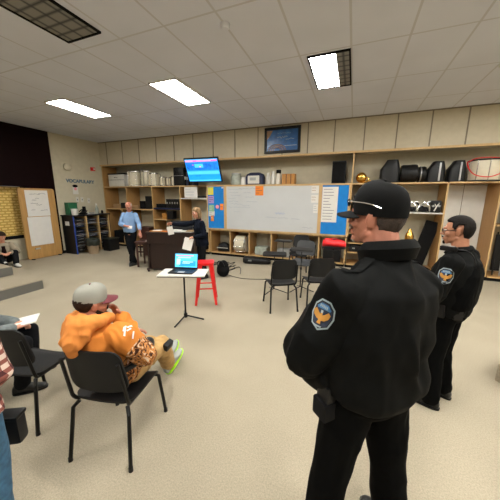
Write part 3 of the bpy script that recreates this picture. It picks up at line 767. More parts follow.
# ---------------------------------------------------------------- red metal stool
t = thing('red_stool', 'tall red metal stool behind the laptop stand', 'stool', (-2.48, 4.05, 0), math.radians(28)); t.scale = (1, 1, 1.03)
def swp(x, y, sd): return V((x, y, .765 - (.02 if sd else 0) - .006 * (1 - (abs(x) + abs(y)) / .3)))
B().plate(.31, .31, .05, .02, swp, k=4).build('seat', M['red'], t, True)
B().box((0, 0, .735), (.27, .27, .045), bev=.01).build('seat_apron', M['red'], t)
for sx in (-1, 1):
    for sy in (-1, 1):
        a, c = V((sx * .135, sy * .135, .745)), V((sx * .205, sy * .205, 0))
        w0, w1 = .075, .038
        b = B(); R2 = []
        for p, w in ((a, w0), (c, w1)):
            R2.append([p, p + V((-sx * w, 0, 0)), p + V((-sx * w, -sy * .006, 0)), p + V((-sx * .006, -sy * .006, 0)), p + V((-sx * .006, -sy * w, 0)), p + V((0, -sy * w, 0))])
        b.rings(R2).build('leg', M['red'], t)
for s in (-1, 1):
    B().box((0, s * .168, .30), (.33, .006, .022)).build('footrest', M['red'], t)
    B().box((s * .168, 0, .30), (.006, .33, .022)).build('footrest', M['red'], t)

# ---------------------------------------------------------------- lectern desk and its things
t = thing('lectern_desk', 'dark wood rolling teacher desk between the man and the woman', 'desk', (-4.50, 5.74, 0), math.radians(19)); t.scale = (1, 1, 1.07)
DW = 1.25; Dd = .6
B().box((0, 0, .975), (DW + .06, Dd + .06, .035), bev=.006).build('desktop', M['mahog'], t)
B().box((0, -Dd / 2 + .02, .83), (DW, .03, .26), bev=.005).build('apron', M['mahog'], t)
B().box((0, -Dd / 2 + .06, .38), (DW - .1, .025, .66)).build('front_panel', M['mahog'], t)
for s in (-1, 1):
    B().box((s * (DW / 2 - .02), 0, .5), (.04, Dd, .92), bev=.005).build('side_panel', M['mahog'], t)
    B().box((s * (DW / 2 - .02), 0, .07), (.07, Dd + .16, .05), bev=.01).build('foot_rail', M['mahog'], t)
    for q in (-1, 1):
        B().lathe((s * (DW / 2 - .02) - .018, q * (Dd / 2 + .04), .028), [(0, 0), (.027, 0), (.027, .036), (0, .036)], 14, axis=(1, 0, 0)).build('caster', M['black'], t)
    B().box((s * (DW / 2 - .35), .02, .65), (.02, Dd - .1, .6)).build('inner_panel', M['mahog'], t)
B().box((.42, -Dd / 2 - .002, .8), (.09, .008, .1), bev=.002).build('outlet_plate', M['silver'], t)
def on_desk(x, y, z=1.063):
    c, s = math.cos(math.radians(19)), math.sin(math.radians(19)); return (-4.50 + c * x - s * y, 5.74 + s * x + c * y, z)
def small(name, label, cat, b, loc, rz=0., mt=None, group=None, smooth=False):
    o = b.build(name, mt, None, smooth); o.location = loc; o.rotation_euler = (0, 0, rz); return tag(o, label, cat, group)
small('orange_folder', 'orange folder on the left end of the dark desk', 'folder', B().m(M['orangewood']).box((0, 0, .01), (.3, .22, .02)).m(M['paper']).box((.02, .0, .022), (.24, .16, .006), rz=.3), on_desk(-.42, -.1), .3)
small('orange_folder', 'second orange folder overlapping toward the desk middle', 'folder', B().m(M['orange']).box((0, 0, .008), (.22, .16, .016)).m(M['cardboard']).box((.0, .02, .026), (.12, .12, .018), rz=.5), on_desk(-.14, -.14), .1)
small('paper_stack', 'white open papers on the middle of the dark desk', 'papers', B().m(M['paper']).box((0, 0, .006), (.3, .22, .012)).box((.12, .02, .016), (.28, .2, .008), rz=.2).box((-.1, .05, .028), (.25, .2, .01), rz=-.15), on_desk(.18, -.1), .1)
small('paper_stack', 'white papers on the right end of the dark desk', 'papers', B().m(M['paper']).box((0, 0, .006), (.22, .28, .012)).m(M['cardboard']).box((.02, 0, .018), (.2, .2, .012), rz=.3), on_desk(.48, -.12), .1)
t = thing('desk_monitor', 'low black monitor lying toward the viewer on the dark desk', 'monitor', on_desk(.18, .2), math.radians(19))
B().box((0, 0, .14), (.62, .05, .24), Matrix.Rotation(-.25, 3, 'X'), .012).build('screen_back', M['black'], t)
B().box((0, .03, .01), (.3, .2, .018), bev=.004).build('stand_foot', M['black'], t)
small('paper_stack', 'small white papers at the left edge of the desk by the man', 'papers', B().m(M['paper']).box((0, 0, .006), (.2, .14, .012)).box((.02, .02, .03), (.12, .09, .03), rz=.5), (-5.28, 5.68, .745), .2)
# low side table (bench) behind the man
t = thing('side_bench', 'dark brown wooden bench behind the man in the blue shirt', 'bench', (-6.12, 6.45, 0), math.radians(10))
B().box((0, 0, .5), (.85, .4, .08), bev=.01).build('bench_top', M['bench'], t)
for sx in (-1, 1):
    for sy in (-1, 1): B().tube([(sx * .37, sy * .16, .47), (sx * .37, sy * .16, 0)], [.032, .022], 4).build('leg', M['bench'], t)
B().box((-.0, .0, .2), (.72, .03, .04)).build('stretcher', M['bench'], t)
t = thing('side_table', 'low dark table left of the rolling desk', 'table', (-5.42, 5.72, 0), math.radians(19))
B().box((0, 0, .725), (.5, .5, .035), bev=.006).build('tabletop', M['bench'], t)
for sx in (-1, 1):
    for sy in (-1, 1): B().box((sx * .21, sy * .21, .36), (.04, .04, .71)).build('leg', M['bench'], t)
B().box((0, .2, .45), (.4, .02, .4)).build('modesty_panel', M['bench'], t)

# black bag, cables near the stool
b = B().ell((0, 0, .17), (.17, .13, .18)).ell((.02, 0, .3), (.13, .1, .12))
t = thing('backpack', 'black backpack slumped on the floor behind the red stool', 'bag', (-2.93, 5.6, 0))
for v in b.bm.verts: v.co.z = max(.004, v.co.z); v.co += V(v.co).normalized() * .015 * noise.noise(v.co * 9)
b.build('bag_body', M['blacksoft'], t, True); B().tube([(-.1, -.1, .3), (-.05, -.15, .42), (.05, -.14, .42), (.1, -.1, .3)], .01, 6, 4).build('strap', M['black'], t, True)
rnd = random.Random(12)
for i, (cx0, cy0, n) in enumerate(((-3.35, 6.65, 10), (-3.0, 6.3, 9))):
    pts = [(cx0 + .9 * (k / n - .5) + rnd.uniform(-.1, .1), cy0 + .32 * math.sin(k * 2.1 + i) + rnd.uniform(-.08, .08), .012 + .008 * (k % 2)) for k in range(n)]
    small('cable', ('tangled black cable on the carpet by the first cubbies', 'looped black cable nearer the red stool')[i], 'cable', B().tube(pts, .009, 6, 6), (0, 0, 0), 0, M['black'], None, True)
small('cable', 'long straight black cable running toward the mid floor chairs', 'cable', B().tube([(-2.9, 5.75, .01), (-2.4, 5.6, .01), (-1.8, 5.75, .01), (-1.2, 5.9, .01), (-.6, 6.0, .01)], .007, 6, 6), (0, 0, 0), 0, M['black'], None, True)

# ---------------------------------------------------------------- things in and on the shelves
def drum(name, label, loc, r, h, axis=(0, 0, 1), group=None, shell='drumshell', rim='chrome', lugs=8):
    t = thing(name, label, 'drum', loc, 0, group)
    ax = V(axis).normalized(); F = frame(ax)
    B().lathe((0, 0, 0), [(0, .0), (r * .96, .0), (r * .97, .01), (r * .97, h - .01), (r * .96, h), (0, h)], 28, axis=ax).build('shell', M[shell], t, True)
    for z in (0, h - .03): B().lathe(ax * z, [(r - .006, 0), (r + .012, 0), (r + .012, .03), (r - .006, .03)], 28, axis=ax, cap=False).build('hoop', M[rim], t, True)
    B().lathe(ax * (h - .006), [(0, 0), (r * .95, 0), (r * .95, .009), (0, .009)], 28, axis=ax).build('head', M['drumhead'], t)
    for k in range(lugs):
        a = 2 * PI * k / lugs + .2; p = F @ V((math.cos(a) * (r + .008), math.sin(a) * (r + .008), 0))
        B().tube([p + ax * .02, p + ax * (h - .02)], .008, 6).build('tension_rod', M['chrome'], t)
    return t
SZ = SH + .02
# top shelf, left: cases and drums
def case(name, label, loc, size, mt, cat='case', group=None, latch=True, rz=0.):
    t = thing(name, label, cat, loc, rz, group)
    B().box((0, 0, size[2] / 2), size, bev=min(.03, min(size) * .2)).build('case_shell', M[mt], t, True)
    B().box((0, -size[1] / 2 - .002, size[2] * .55), (size[0] * .98, .008, .012)).build('lid_seam', M['black'] if mt != 'black' else M['silver'], t)
    if latch:
        for s in (-1, 1): B().box((s * size[0] * .28, -size[1] / 2 - .008, size[2] * .55), (.04, .012, .05)).build('latch', M['silver'], t)
    B().tube([(-.07, -size[1] / 2, size[2] * .72), (-.06, -size[1] / 2 - .03, size[2] * .75), (.06, -size[1] / 2 - .03, size[2] * .75), (.07, -size[1] / 2, size[2] * .72)], .007, 6, 3).build('handle', M['black'], t, True)
    return t
case('instrument_case', 'pale grey case with a dark lid, leftmost on the top shelf', (-8.72, 8.0, SZ), (.82, .4, .46), 'white')
small('case_lid_cover', 'dark cloth over the leftmost pale case', 'cloth', B().box((0, 0, .02), (.84, .42, .05), bev=.012), (-8.72, 8.0, SZ + .462), 0, M['blacksoft'])
drum('snare_drum', 'first white drum from the left on the top shelf', (-7.96, 8.0, SZ), .25, .56)
drum('snare_drum', 'second white drum from the left, behind a small one', (-7.42, 8.05, SZ), .2, .56)
drum('snare_drum', 'third white drum with bright hoops, by the man in blue', (-6.98, 7.96, SZ), .22, .46)
drum('bongo_drum', 'small grey drum right of the third white drum', (-6.62, 7.98, SZ), .11, .33, lugs=6)
drum('bongo_drum', 'small grey drum between its two neighbours on the top shelf', (-6.36, 7.98, SZ), .1, .3, lugs=6)
drum('bongo_drum', 'small pale drum beside the tall black case', (-6.12, 7.98, SZ), .1, .33, lugs=6)
t = thing('desk_bell', 'small silver bell standing on the second white drum', 'bell', (-7.6, 8.0, SZ + .56))
B().lathe((0, 0, 0), [(0, 0), (.05, 0), (.045, .03), (.025, .07), (.0, .09)], 14).cyl((0, 0, .08), (0, 0, .13), .012).build('bell', M['silver'], t, True)
case('speaker_box', 'tall black box left of the television on the top shelf', (-5.78, 7.97, SZ), (.42, .35, .62), 'black', 'speaker', latch=False)
for i, (x, h, m) in enumerate([(-5.5, .42, 'blacksoft'), (-5.42, .4, 'navy'), (-5.34, .42, 'blacksoft'), (-5.26, .4, 'black'), (-5.18, .38, 'navy')]):
    o = B().m(M[m]).box((0, 0, h / 2), (.07, .28, h), bev=.006).m(M['paper']).box((0, -.142, h * .6), (.04, .004, .1))
    small('ring_binder', 'dark ring binder standing behind the television', 'binder', o, (x, 7.94, SZ), 0, None, 'binders behind the television')
# above the whiteboard
t = thing('plastic_jar', 'frosted greenish jar right of the television', 'jar', (-3.62, 7.95, SZ))
B().lathe((0, 0, 0), [(0, 0), (.17, 0), (.18, .05), (.18, .25), (.15, .3), (.15, .33)], 22).build('jar_body', M['plasticclear'], t, True)
B().lathe((0, 0, .33), [(0, 0), (.155, 0), (.155, .04), (0, .04)], 22).build('lid', M['graycase'], t)
t = thing('plastic_jar', 'small pale jar between the frosted jar and the blue case', 'jar', (-3.33, 7.88, SZ))
B().lathe((0, 0, 0), [(0, 0), (.09, 0), (.09, .16), (.07, .2), (.07, .24)], 18).build('jar_body', M['white'], t, True)
t = thing('cooler_bag', 'navy lunch cooler with a white front above the whiteboard', 'bag', (-2.95, 7.93, SZ))
B().loft([((0, 0, .0), (.3, 0, 0), (0, .16, 0)), ((0, 0, .22), (.31, 0, 0), (0, .16, 0)), ((0, 0, .32), (.27, 0, 0), (0, .13, 0)), ((0, 0, .37), (.16, 0, 0), (0, .07, 0))], 24, 4).build('bag_body', M['navy'], t, True)
B().box((0, -.165, .15), (.38, .012, .24), bev=.004).build('front_label', M['white'], t); B().box((-.02, -.173, .17), (.2, .006, .09)).build('label_print', M['graycase'], t)
for i, (x, l, m) in enumerate([(-2.52, 'white bottle just right of the navy cooler', 'white'), (-2.36, 'taller white bottle right of the first one', 'white'), (-2.19, 'white bottle with a dark lid beside the orange box', 'drumhead')]):
    t = thing('squeeze_bottle', l, 'bottle', (x, 7.93, SZ), 0, 'white bottles above the whiteboard')
    h = (.3, .34, .33)[i]
    B().lathe((0, 0, 0), [(0, 0), (.075, 0), (.08, .03), (.08, h * .75), (.05, h * .88), (.04, h)], 18).build('bottle', M[m], t, True)
    B().lathe((0, 0, h), [(0, 0), (.05, 0), (.05, .05), (0, .06)] if i < 2 else [(0, 0), (.075, 0), (.075, .1), (0, .1)], 14).build('lid', M['white'] if i < 2 else M['blacksoft'], t)
t = thing('wooden_box', 'orange wooden box set right of the white bottles', 'box', (-1.86, 7.93, SZ))
B().box((0, 0, .15), (.38, .26, .3), bev=.01).build('box_body', M['orangewood'], t)
for x in (-.06, .08): B().box((x, -.132, .15), (.02, .006, .28)).build('slat_gap', M['bench'], t)
t = thing('loudspeaker', 'upright black loudspeaker on the shelf right of the whiteboard', 'speaker', (-.44, 7.95, SZ))
B().box((0, 0, .3), (.36, .34, .6), bev=.015).build('cabinet', M['black'], t); B().box((0, -.174, .3), (.32, .008, .55), bev=.003).build('grille', M['blacksoft'], t)
# brass horn
t = thing('french_horn', 'brass horn lying on the shelf above the cap', 'horn', (.17, 7.95, SZ))
B().lathe((-.03, -.02, .17), [(.16, 0), (.13, .03), (.09, .08), (.05, .16), (.03, .22)], 24, axis=(.25, -.1, -1)).build('bell', M['gold'], t, True) if False else None
B().ell((-.02, -.02, .15), (.14, .12, .14)).build('bell', M['gold'], t, True)
B().tube([V((.02 + .14 * math.cos(a), -.05, .1 + .08 * math.sin(a))) for a in [2 * PI * k / 20 for k in range(21)]], .018, 8).build('coil', M['gold'], t, True)
B().tube([(.1, -.06, .04), (.2, -.07, .06), (.24, -.06, .03)], .016, 8, 4).build('valve_tube', M['gold'], t, True)
# black cases right
def round_case(label, loc, r, L, axis, strap, squash=1.):
    t = thing('drum_case', label, 'case', loc, 0, 'black cases on the right shelf')
    ax = V(axis).normalized()
    B().lathe((0, 0, 0), [(0, 0), (r * .93, 0), (r, .03), (r, L * .6), (r * 1.03, L * .62), (r * 1.03, L - .03), (r * .95, L), (0, L)], 26, axis=ax).build('shell', M['black'], t, True)
    if strap: 
        F = frame(ax); q = V((0, -1, 0)); q = (q - ax * q.dot(ax)).normalized(); s = ax.cross(q)
        B().tube([ax * (L * .3) + (q * math.cos(a) + s * math.sin(a)) * (r * 1.035) for a in [2 * PI * k / 24 for k in range(25)]], .014, 6).build('strap', M['silver'], t, True)
    return t
def soft_case(label, x, w, h, band):
    t = thing('drum_case', label, 'case', (x, 7.97, SZ), 0, 'black cases on the right shelf')
    B().loft([((0, 0, 0), (w / 2, 0, 0), (0, .18, 0)), ((0, 0, h * .6), (w / 2, 0, 0), (0, .18, 0)), ((.03, 0, h * .85), (w * .36, 0, 0), (0, .16, 0)), ((.04, 0, h), (w * .28, 0, 0), (0, .13, 0))], 24, 4).build('shell', M['black'], t, True)
    if band: B().box((w * .14, -.183, h * .48), (.035, .01, h * .85)).build('bright_band', M['silver'], t)
    return t
soft_case('tall black bulky case, leftmost of the black cases on the right shelf', .83, .46, .58, False)
round_case('round black case with a bright clasp behind the cap', (1.09, 7.98, SZ + .23), .22, .36, (1, 0, 0), False)
round_case('narrow round black case with a pale strap', (1.47, 7.98, SZ + .2), .19, .17, (1, 0, 0), True)
soft_case('sloping black case with a bright band, left one of two', 1.85, .38, .5, True)
soft_case('sloping black case with a bright band beside the cream drum', 2.27, .36, .5, True)
B_ = drum('marching_drum', 'large cream drum with chrome lugs at the right end of the shelf', (2.86, 8.02, SZ), .34, .5, lugs=10)
for o in list(B_.children):
    if o.name.startswith('hoop'): o.data.materials[0] = M['black']
small('drum_strap', 'thin red strap looped over the cream drum', 'strap', B().tube([(2.44, 7.86, 2.80), (2.47, 7.72, 2.62), (2.58, 7.66, 2.50), (2.8, 7.62, 2.455), (3.0, 7.64, 2.52), (3.2, 7.74, 2.66), (3.26, 7.9, 2.8), (3.2, 8.0, 2.88), (2.9, 7.9, 2.91), (2.6, 7.86, 2.89), (2.44, 7.86, 2.80)], .011, 6, 6), (0, 0, 0), 0, M['red'], None, True)
# lower left shelves
ZS = 1.5 + .02
def items(lst, group=None):
    for nm, l, cat, x, y, z, s, m in lst:
        small(nm, l, cat, B().box((0, 0, s[2] / 2), s, bev=min(.012, min(s) * .15)), (x, y, z), 0, M[m], group)
items([('cardboard_box', 'brown carton lying on the shelf left of the man in blue', 'box', -8.85, 8.0, ZS, (.42, .3, .17), 'cardboard'),
       ('equipment_box', 'black box beside the brown carton on the lower shelf', 'box', -8.45, 7.95, ZS, (.3, .3, .22), 'black'),
       ('equipment_box', 'brown flat box right of the first divider', 'box', -7.92, 7.95, ZS, (.4, .3, .12), 'cardboard'),
       ('equipment_box', 'black box just behind the man, left of his head', 'box', -7.5, 7.95, ZS, (.25, .3, .3), 'blacksoft'),
       ('amplifier', 'black amplifier box on the shelf right of the man in blue', 'amplifier', -7.15, 7.95, ZS, (.34, .34, .48), 'black'),
       ('storage_box', 'dark box low behind the bench, left bay', 'box', -8.85, 7.98, .12, (.5, .36, .5), 'blacksoft'),
       ('storage_box', 'dark carton low behind the man, second bay', 'box', -7.5, 7.98, .12, (.5, .36, .7), 'bench'),
       ('storage_box', 'black crate low in the third bay behind the desk', 'box', -6.2, 7.98, .12, (.6, .36, .55), 'black'),
       ('storage_box', 'dark crate low in the fourth bay behind the woman', 'box', -5.1, 7.98, .12, (.6, .36, .6), 'blacksoft')])
for i, x in enumerate((-6.32, -6.2, -6.09, -5.98, -5.87)):
    small('ring_binder', 'black binder on the dark blue shelf behind the woman’s hand'.replace('’', "'"), 'binder', B().m(M['black']).box((0, 0, .16), (.09, .26, .32), bev=.006).m(M['silver']).box((0, -.132, .18), (.05, .004, .07)), (x, 7.92, 1.58), 0, None, 'binders on the dark blue shelf')
items([('black_case', 'long black case left of the binders on the blue shelf', 'case', -6.62, 7.95, 1.58, (.42, .3, .14), 'blacksoft'),
       ('black_case', 'black upright case under the dark blue shelf, left', 'case', -6.1, 7.9, .12 + .56, (.25, .3, .4), 'black') ,
       ('orange_box', 'orange carton on the small shelf above the desk', 'box', -6.5, 7.9, 1.17, (.18, .2, .2), 'orangewood'),
       ('black_case', 'black case right of the orange carton', 'case', -6.22, 7.9, 1.17, (.26, .24, .3), 'black')])
for i in range(4):
    small('flute_case', 'thin black case lying on the white shelf below the paper sign', 'case', B().box((0, 0, .04), (.5 - i * .05, .12, .06), bev=.012), (-5.28 + (i % 2) * .3, 7.85 + (i // 2) * .16, 1.94), .1 * i, M['black'], 'flute cases on the white shelf')
# cubby contents
t = thing('cymbal_bag', 'black bag with a white rim in the first cubby', 'bag', (-4.12, 8.0, .12))
B().loft([((0, 0, 0), (.24, 0, 0), (0, .15, 0)), ((0, 0, .12), (.25, 0, 0), (0, .16, 0)), ((0, 0, .24), (.18, 0, 0), (0, .12, 0)), ((0, 0, .3), (.08, 0, 0), (0, .06, 0))], 24).build('bag_body', M['black'], t, True)
B().box((0, -.16, .13), (.44, .01, .02)).build('bright_zip', M['white'], t)
t = drum('bass_drum', 'round cream drum on its side in the second cubby', (-3.62, 7.98, .425), .29, .40, axis=(1, 0, 0), lugs=8)
t = drum('bass_drum', 'cream drum in the cubby behind the grey chair', (-1.42, 7.98, .40), .27, .38, axis=(1, 0, 0), lugs=8)
items([('storage_tub', 'clear tub in the third cubby', 'tub', -2.7, 8.0, .12, (.4, .36, .26), 'plasticclear'),
       ('storage_tub', 'pale tub in the fourth cubby', 'tub', -1.95, 8.0, .12, (.4, .36, .24), 'graycase'),
       ('black_case', 'black case in the last cubby under the blue board', 'case', -.48, 8.0, .12, (.5, .4, .35), 'black')])
t = thing('instrument_case', 'black case lying on the floor before the third cubby', 'case', (-2.62, 7.15, 0), .15)
B().loft([((-.38, 0, .1), (0, .08, 0), (0, 0, .08)), ((-.3, 0, .11), (0, .16, 0), (0, 0, .11)), ((.0, 0, .1), (0, .15, 0), (0, 0, .1)), ((.4, 0, .08), (0, .09, 0), (0, 0, .075)), ((.46, 0, .08), (0, .05, 0), (0, 0, .05))], 20, 3).build('case_shell', M['black'], t, True)
B().box((-.15, -.155, .12), (.1, .015, .04)).build('latch', M['silver'], t)
# pigeon holes right of the blue board
rnd = random.Random(5)
for i, z in enumerate((.47, .735, 1.015, 1.295, 1.575, 1.865)):
    o = B().m(M['black']).box((0, 0, .09), (.42, .34, .17), bev=.015).m(M['silver']).box((-.1, -.172, .1), (.07, .006, .04)).box((.12, -.172, .1), (.07, .006, .04))
    small('clarinet_case', 'black case in a pigeon hole right of the blue board', 'case', o, (.2 + rnd.uniform(-.01, .01), 7.95, z), 0, None, 'cases in the pigeon holes')
# white shelf: folded black and silver stands
for i, x in enumerate((.75, 1.06, 1.37, 1.66)):
    t = thing('folded_stand', ('silver and black folded stand on the white shelf, hidden behind the cap', 'folded stand lying on the white shelf just right of the cap', 'tangled folded stand in the middle of the white shelf', 'folded stand with a pale arch right of the middle')[i], 'stand', (x, 7.9, 1.617), 0, None, 1.25)
    B().tube([(-.14, 0, .02), (.0, -.02, .16), (.14, 0, .22)], .016, 8, 3).build('upper_arm', M['silver'], t, True)
    B().tube([(-.12, .06, .2), (.02, .02, .1), (.13, -.03, .02)], .02, 8, 3).build('lower_arm', M['black'], t, True)
    B().tube([(-.1, -.08, .02), (-.06, -.08, .15), (.02, -.08, .2), (.1, -.08, .12), (.12, -.08, .02)], .014, 8, 4).build('hoop', M['chrome'], t, True)
    B().box((0, .06, .06), (.22, .1, .1), bev=.02).build('hub_block', M['black'], t)
case('small_case', 'black case with a white mark at the right end of the white shelf', (1.93, 7.92, 1.617), (.22, .3, .3), 'black')
small('white_mark', 'white paper tag on the small black case', 'tag', B().tube([(-.04, 0, .04), (0, 0, .14), (.05, 0, .24)], .014, 6).tube([(0, 0, .14), (-.04, 0, .22)], .01, 6), (1.93, 7.75, 1.617), 0, M['white'])
# gold horn standing in the bay and leaning dark board
t = thing('brass_horn', 'tall brass horn standing upright behind the officers', 'horn', (1.46, 7.92, .12))
B().lathe((0, 0, 0), [(0, 0), (.085, 0), (.088, .2), (.095, .5), (.105, .86), (.085, .93), (.05, .98), (.035, 1.05), (.0, 1.06)], 24).build('bell_tube', M['gold'], t, True)
for s in (-.07, .07): B().tube([(s, -.12, .1), (s * 1.1, -.14, .5), (s, -.12, .78)], .014, 8, 4).build('side_tube', M['gold'], t, True)
for z in (.25, .4, .55): B().lathe((0, -.15, z), [(0, 0), (.03, 0), (.03, .02), (0, .02)], 12, axis=(0, -1, 0)).build('key_cup', M['gold'], t)
t = thing('leaning_board', 'dark board leaning in the bay right of the brass horn', 'board', (1.84, 8.05, .125))
B().box((0, 0, .62), (.32, .05, 1.3), Matrix.Rotation(.22, 3, 'Y'), .01).build('board', M['blacksoft'], t)
# right bay things
t = thing('keyboard_rack', 'black and silver folded rack at the right edge', 'rack', (3.46, 8.0, .12))
for x in (-.14, 0, .14): B().cyl((x, -.1, 0), (x + .05, .1, 1.05), .016).build('upright', M['silver'] if x == 0 else M['black'], t, True)
B().box((.02, 0, .55), (.36, .06, .9), bev=.02).build('rack_body', M['black'], t)
items([('storage_box', 'dark box on the shelf of the bay cut by the right edge', 'box', 3.7, 7.98, 1.37, (.6, .4, .5), 'blacksoft')])
small('paper_on_floor', 'white paper lying on the carpet under the laptop stand', 'paper', B().box((0, 0, .003), (.24, .3, .004)), (-4.0, 5.25, 0), .5, M['paper'])
# ---------------------------------------------------------------- people
def fuse(name, b, vox, mt, parent, it=4, wr=None, flat=None, fac=.5, seed=0.):
    """Union the closed pieces of b into one continuous surface, relax it and add cloth folds."""
    bmesh.ops.recalc_face_normals(b.bm, faces=b.bm.faces)
    me = bpy.data.meshes.new('tmp'); b.bm.to_mesh(me); b.bm.free()
    o = bpy.data.objects.new('tmp', me); COL.objects.link(o)
    m = o.modifiers.new('r', 'REMESH'); m.mode = 'VOXEL'; m.voxel_size = vox; m.adaptivity = 0; m.use_smooth_shade = True
    if it:
        s = o.modifiers.new('s', 'SMOOTH'); s.factor = fac; s.iterations = it
    dg = bpy.context.evaluated_depsgraph_get(); m2 = bpy.data.meshes.new_from_object(o.evaluated_get(dg))
    bpy.data.objects.remove(o); bpy.data.meshes.remove(me)
    if wr:
        amp, sc, st = wr
        ns = [v.normal.copy() for v in m2.vertices]
        for v, n in zip(m2.vertices, ns):
            p = v.co; q = V((p.x * sc + seed, p.y * sc, p.z * sc * st))
            f = noise.noise(q + V((noise.noise(q * .6), noise.noise(q * .6 + V((5, 1, 2))), 0)) * 1.5)
            g = 1 - abs(f) * 2.2
            v.co = p + n * amp * (g * .8 + .5 * noise.noise(q * 2.3))
    if flat is not None:
        for v in m2.vertices:
            if v.co.z < flat: v.co.z = flat
    m2.name = name
    for p in m2.polygons: p.use_smooth = True
    m2.materials.clear(); m2.materials.append(mt)
    ob = bpy.data.objects.new(name, m2); COL.objects.link(ob)
    if parent: ob.parent = parent
    return ob

def rot(yaw=0, pitch=0, roll=0):
    return (Matrix.Rotation(math.radians(yaw), 3, 'Z') @ Matrix.Rotation(math.radians(pitch), 3, 'X') @ Matrix.Rotation(math.radians(roll), 3, 'Y'))

STAND = dict(pelvis=(0, 0, .95), neck=(0, -.02, 1.50), head=(0, .02, 1.665), HR=(0, 0, 0), bend=(0, 0, 0),
             shR=(.18, -.02, 1.43), shL=(-.18, -.02, 1.43), elR=(.25, -.04, 1.14), elL=(-.25, -.04, 1.14), wrR=(.25, .06, .90), wrL=(-.25, .06, .90),
             hipR=(.09, 0, .93), hipL=(-.09, 0, .93), knR=(.10, .02, .50), knL=(-.10, .02, .50), anR=(.11, -.03, .09), anL=(-.11, -.03, .09),
             toeR=(.15, .99, 0), toeL=(-.15, .99, 0), faR=None, faL=None)
def pose(**k):
    J = dict(STAND); J.update(k)
    for q in list(J):
        if q not in ('HR',) and J[q] is not None: J[q] = V(J[q])
    J['HR'] = rot(*J['HR']); return J

def head_geo(b, c, R, s=1., male=True):
    P = lambda x, y, z: c + R @ (V((x, y, z)) * s)
    E = lambda p, r, RR=None: b.ell(P(*p), [q * s for q in r], R if RR is None else R @ RR)
    C = lambda p, q, r0, r1, f=1.: b.caps(P(*p), P(*q), r0 * s, r1 * s, flat=f)
    E((0, -.014, .03), (.076, .096, .088)); E((0, .018, -.02), (.066, .074, .088)); E((0, .03, -.06), (.052, .058, .055))
    C((0, .066, -.100), (.048, .0, -.066), .021, .022); C((0, .066, -.100), (-.048, .0, -.066), .021, .022)
    C((-.03, .084, .022), (.03, .084, .022), .013, .013)                                # brow
    C((0, .088, .008), (0, .110, -.030), .0085, .0125); E((.012, .098, -.034), (.009, .011, .008)); E((-.012, .098, -.034), (.009, .011, .008))
    for q in (-1, 1):
        E((q * .040, .062, -.028), (.026, .024, .024))                                  # cheek
        E((q * .079, -.012, -.008), (.008, .021, .034), rot(q * -18, -8, q * 8)); C((q * .078, -.004, -.035), (q * .081, -.02, .018), .007, .008)
        C((q * .021, .087, -.002), (q * .042, .081, -.002), .0065, .0055)                # lids
    C((-.02, .090, -.064), (.02, .090, -.064), .0075, .0075); C((-.016, .089, -.076), (.016, .089, -.076), .008, .008)
    E((0, .078, -.102), (.021, .018, .016))
    return P

def hand_geo(b, W, D, Np, side, curl=.5, s=1., fist=0.):
    D = V(D).normalized(); Np = V(Np); Np = (Np - D * Np.dot(D)).normalized(); T = Np.cross(D) * (1 if side < 0 else -1)
    b.loft([(W - D * .02 * s, T * .026 * s, Np * .020 * s), (W + D * .02 * s, T * .034 * s, Np * .018 * s), (W + D * .06 * s, T * .042 * s, Np * .016 * s), (W + D * .092 * s, T * .040 * s, Np * .012 * s)], 14)
    for i, L in enumerate((.074, .082, .076, .060)):
        p = W + (D * (.090 - .004 * abs(i - 1)) + T * (.031 - .0205 * i)) * s
        a = .25 + .12 * i * .4; pts = [p]; rs = [.0095 * s]
        for k, f in enumerate((.45, .32, .23)):
            a += curl * (.55 + .25 * k)
            d = D * math.cos(a - .25) + Np * math.sin(a - .25); pts.append(pts[-1] + d * L * f * s); rs.append((.0088 - .0008 * k) * s)
        b.chain(pts, rs)
    p = W + (D * .022 + T * .03) * s; d = (D * .62 + T * .7 + Np * .35).normalized(); q = p + d * .042 * s
    d2 = (D * .85 + T * .25 + Np * (.3 + curl * .4)).normalized()
    b.chain([p, q, q + d2 * .032 * s], [.0135 * s, .0115 * s, .0095 * s])

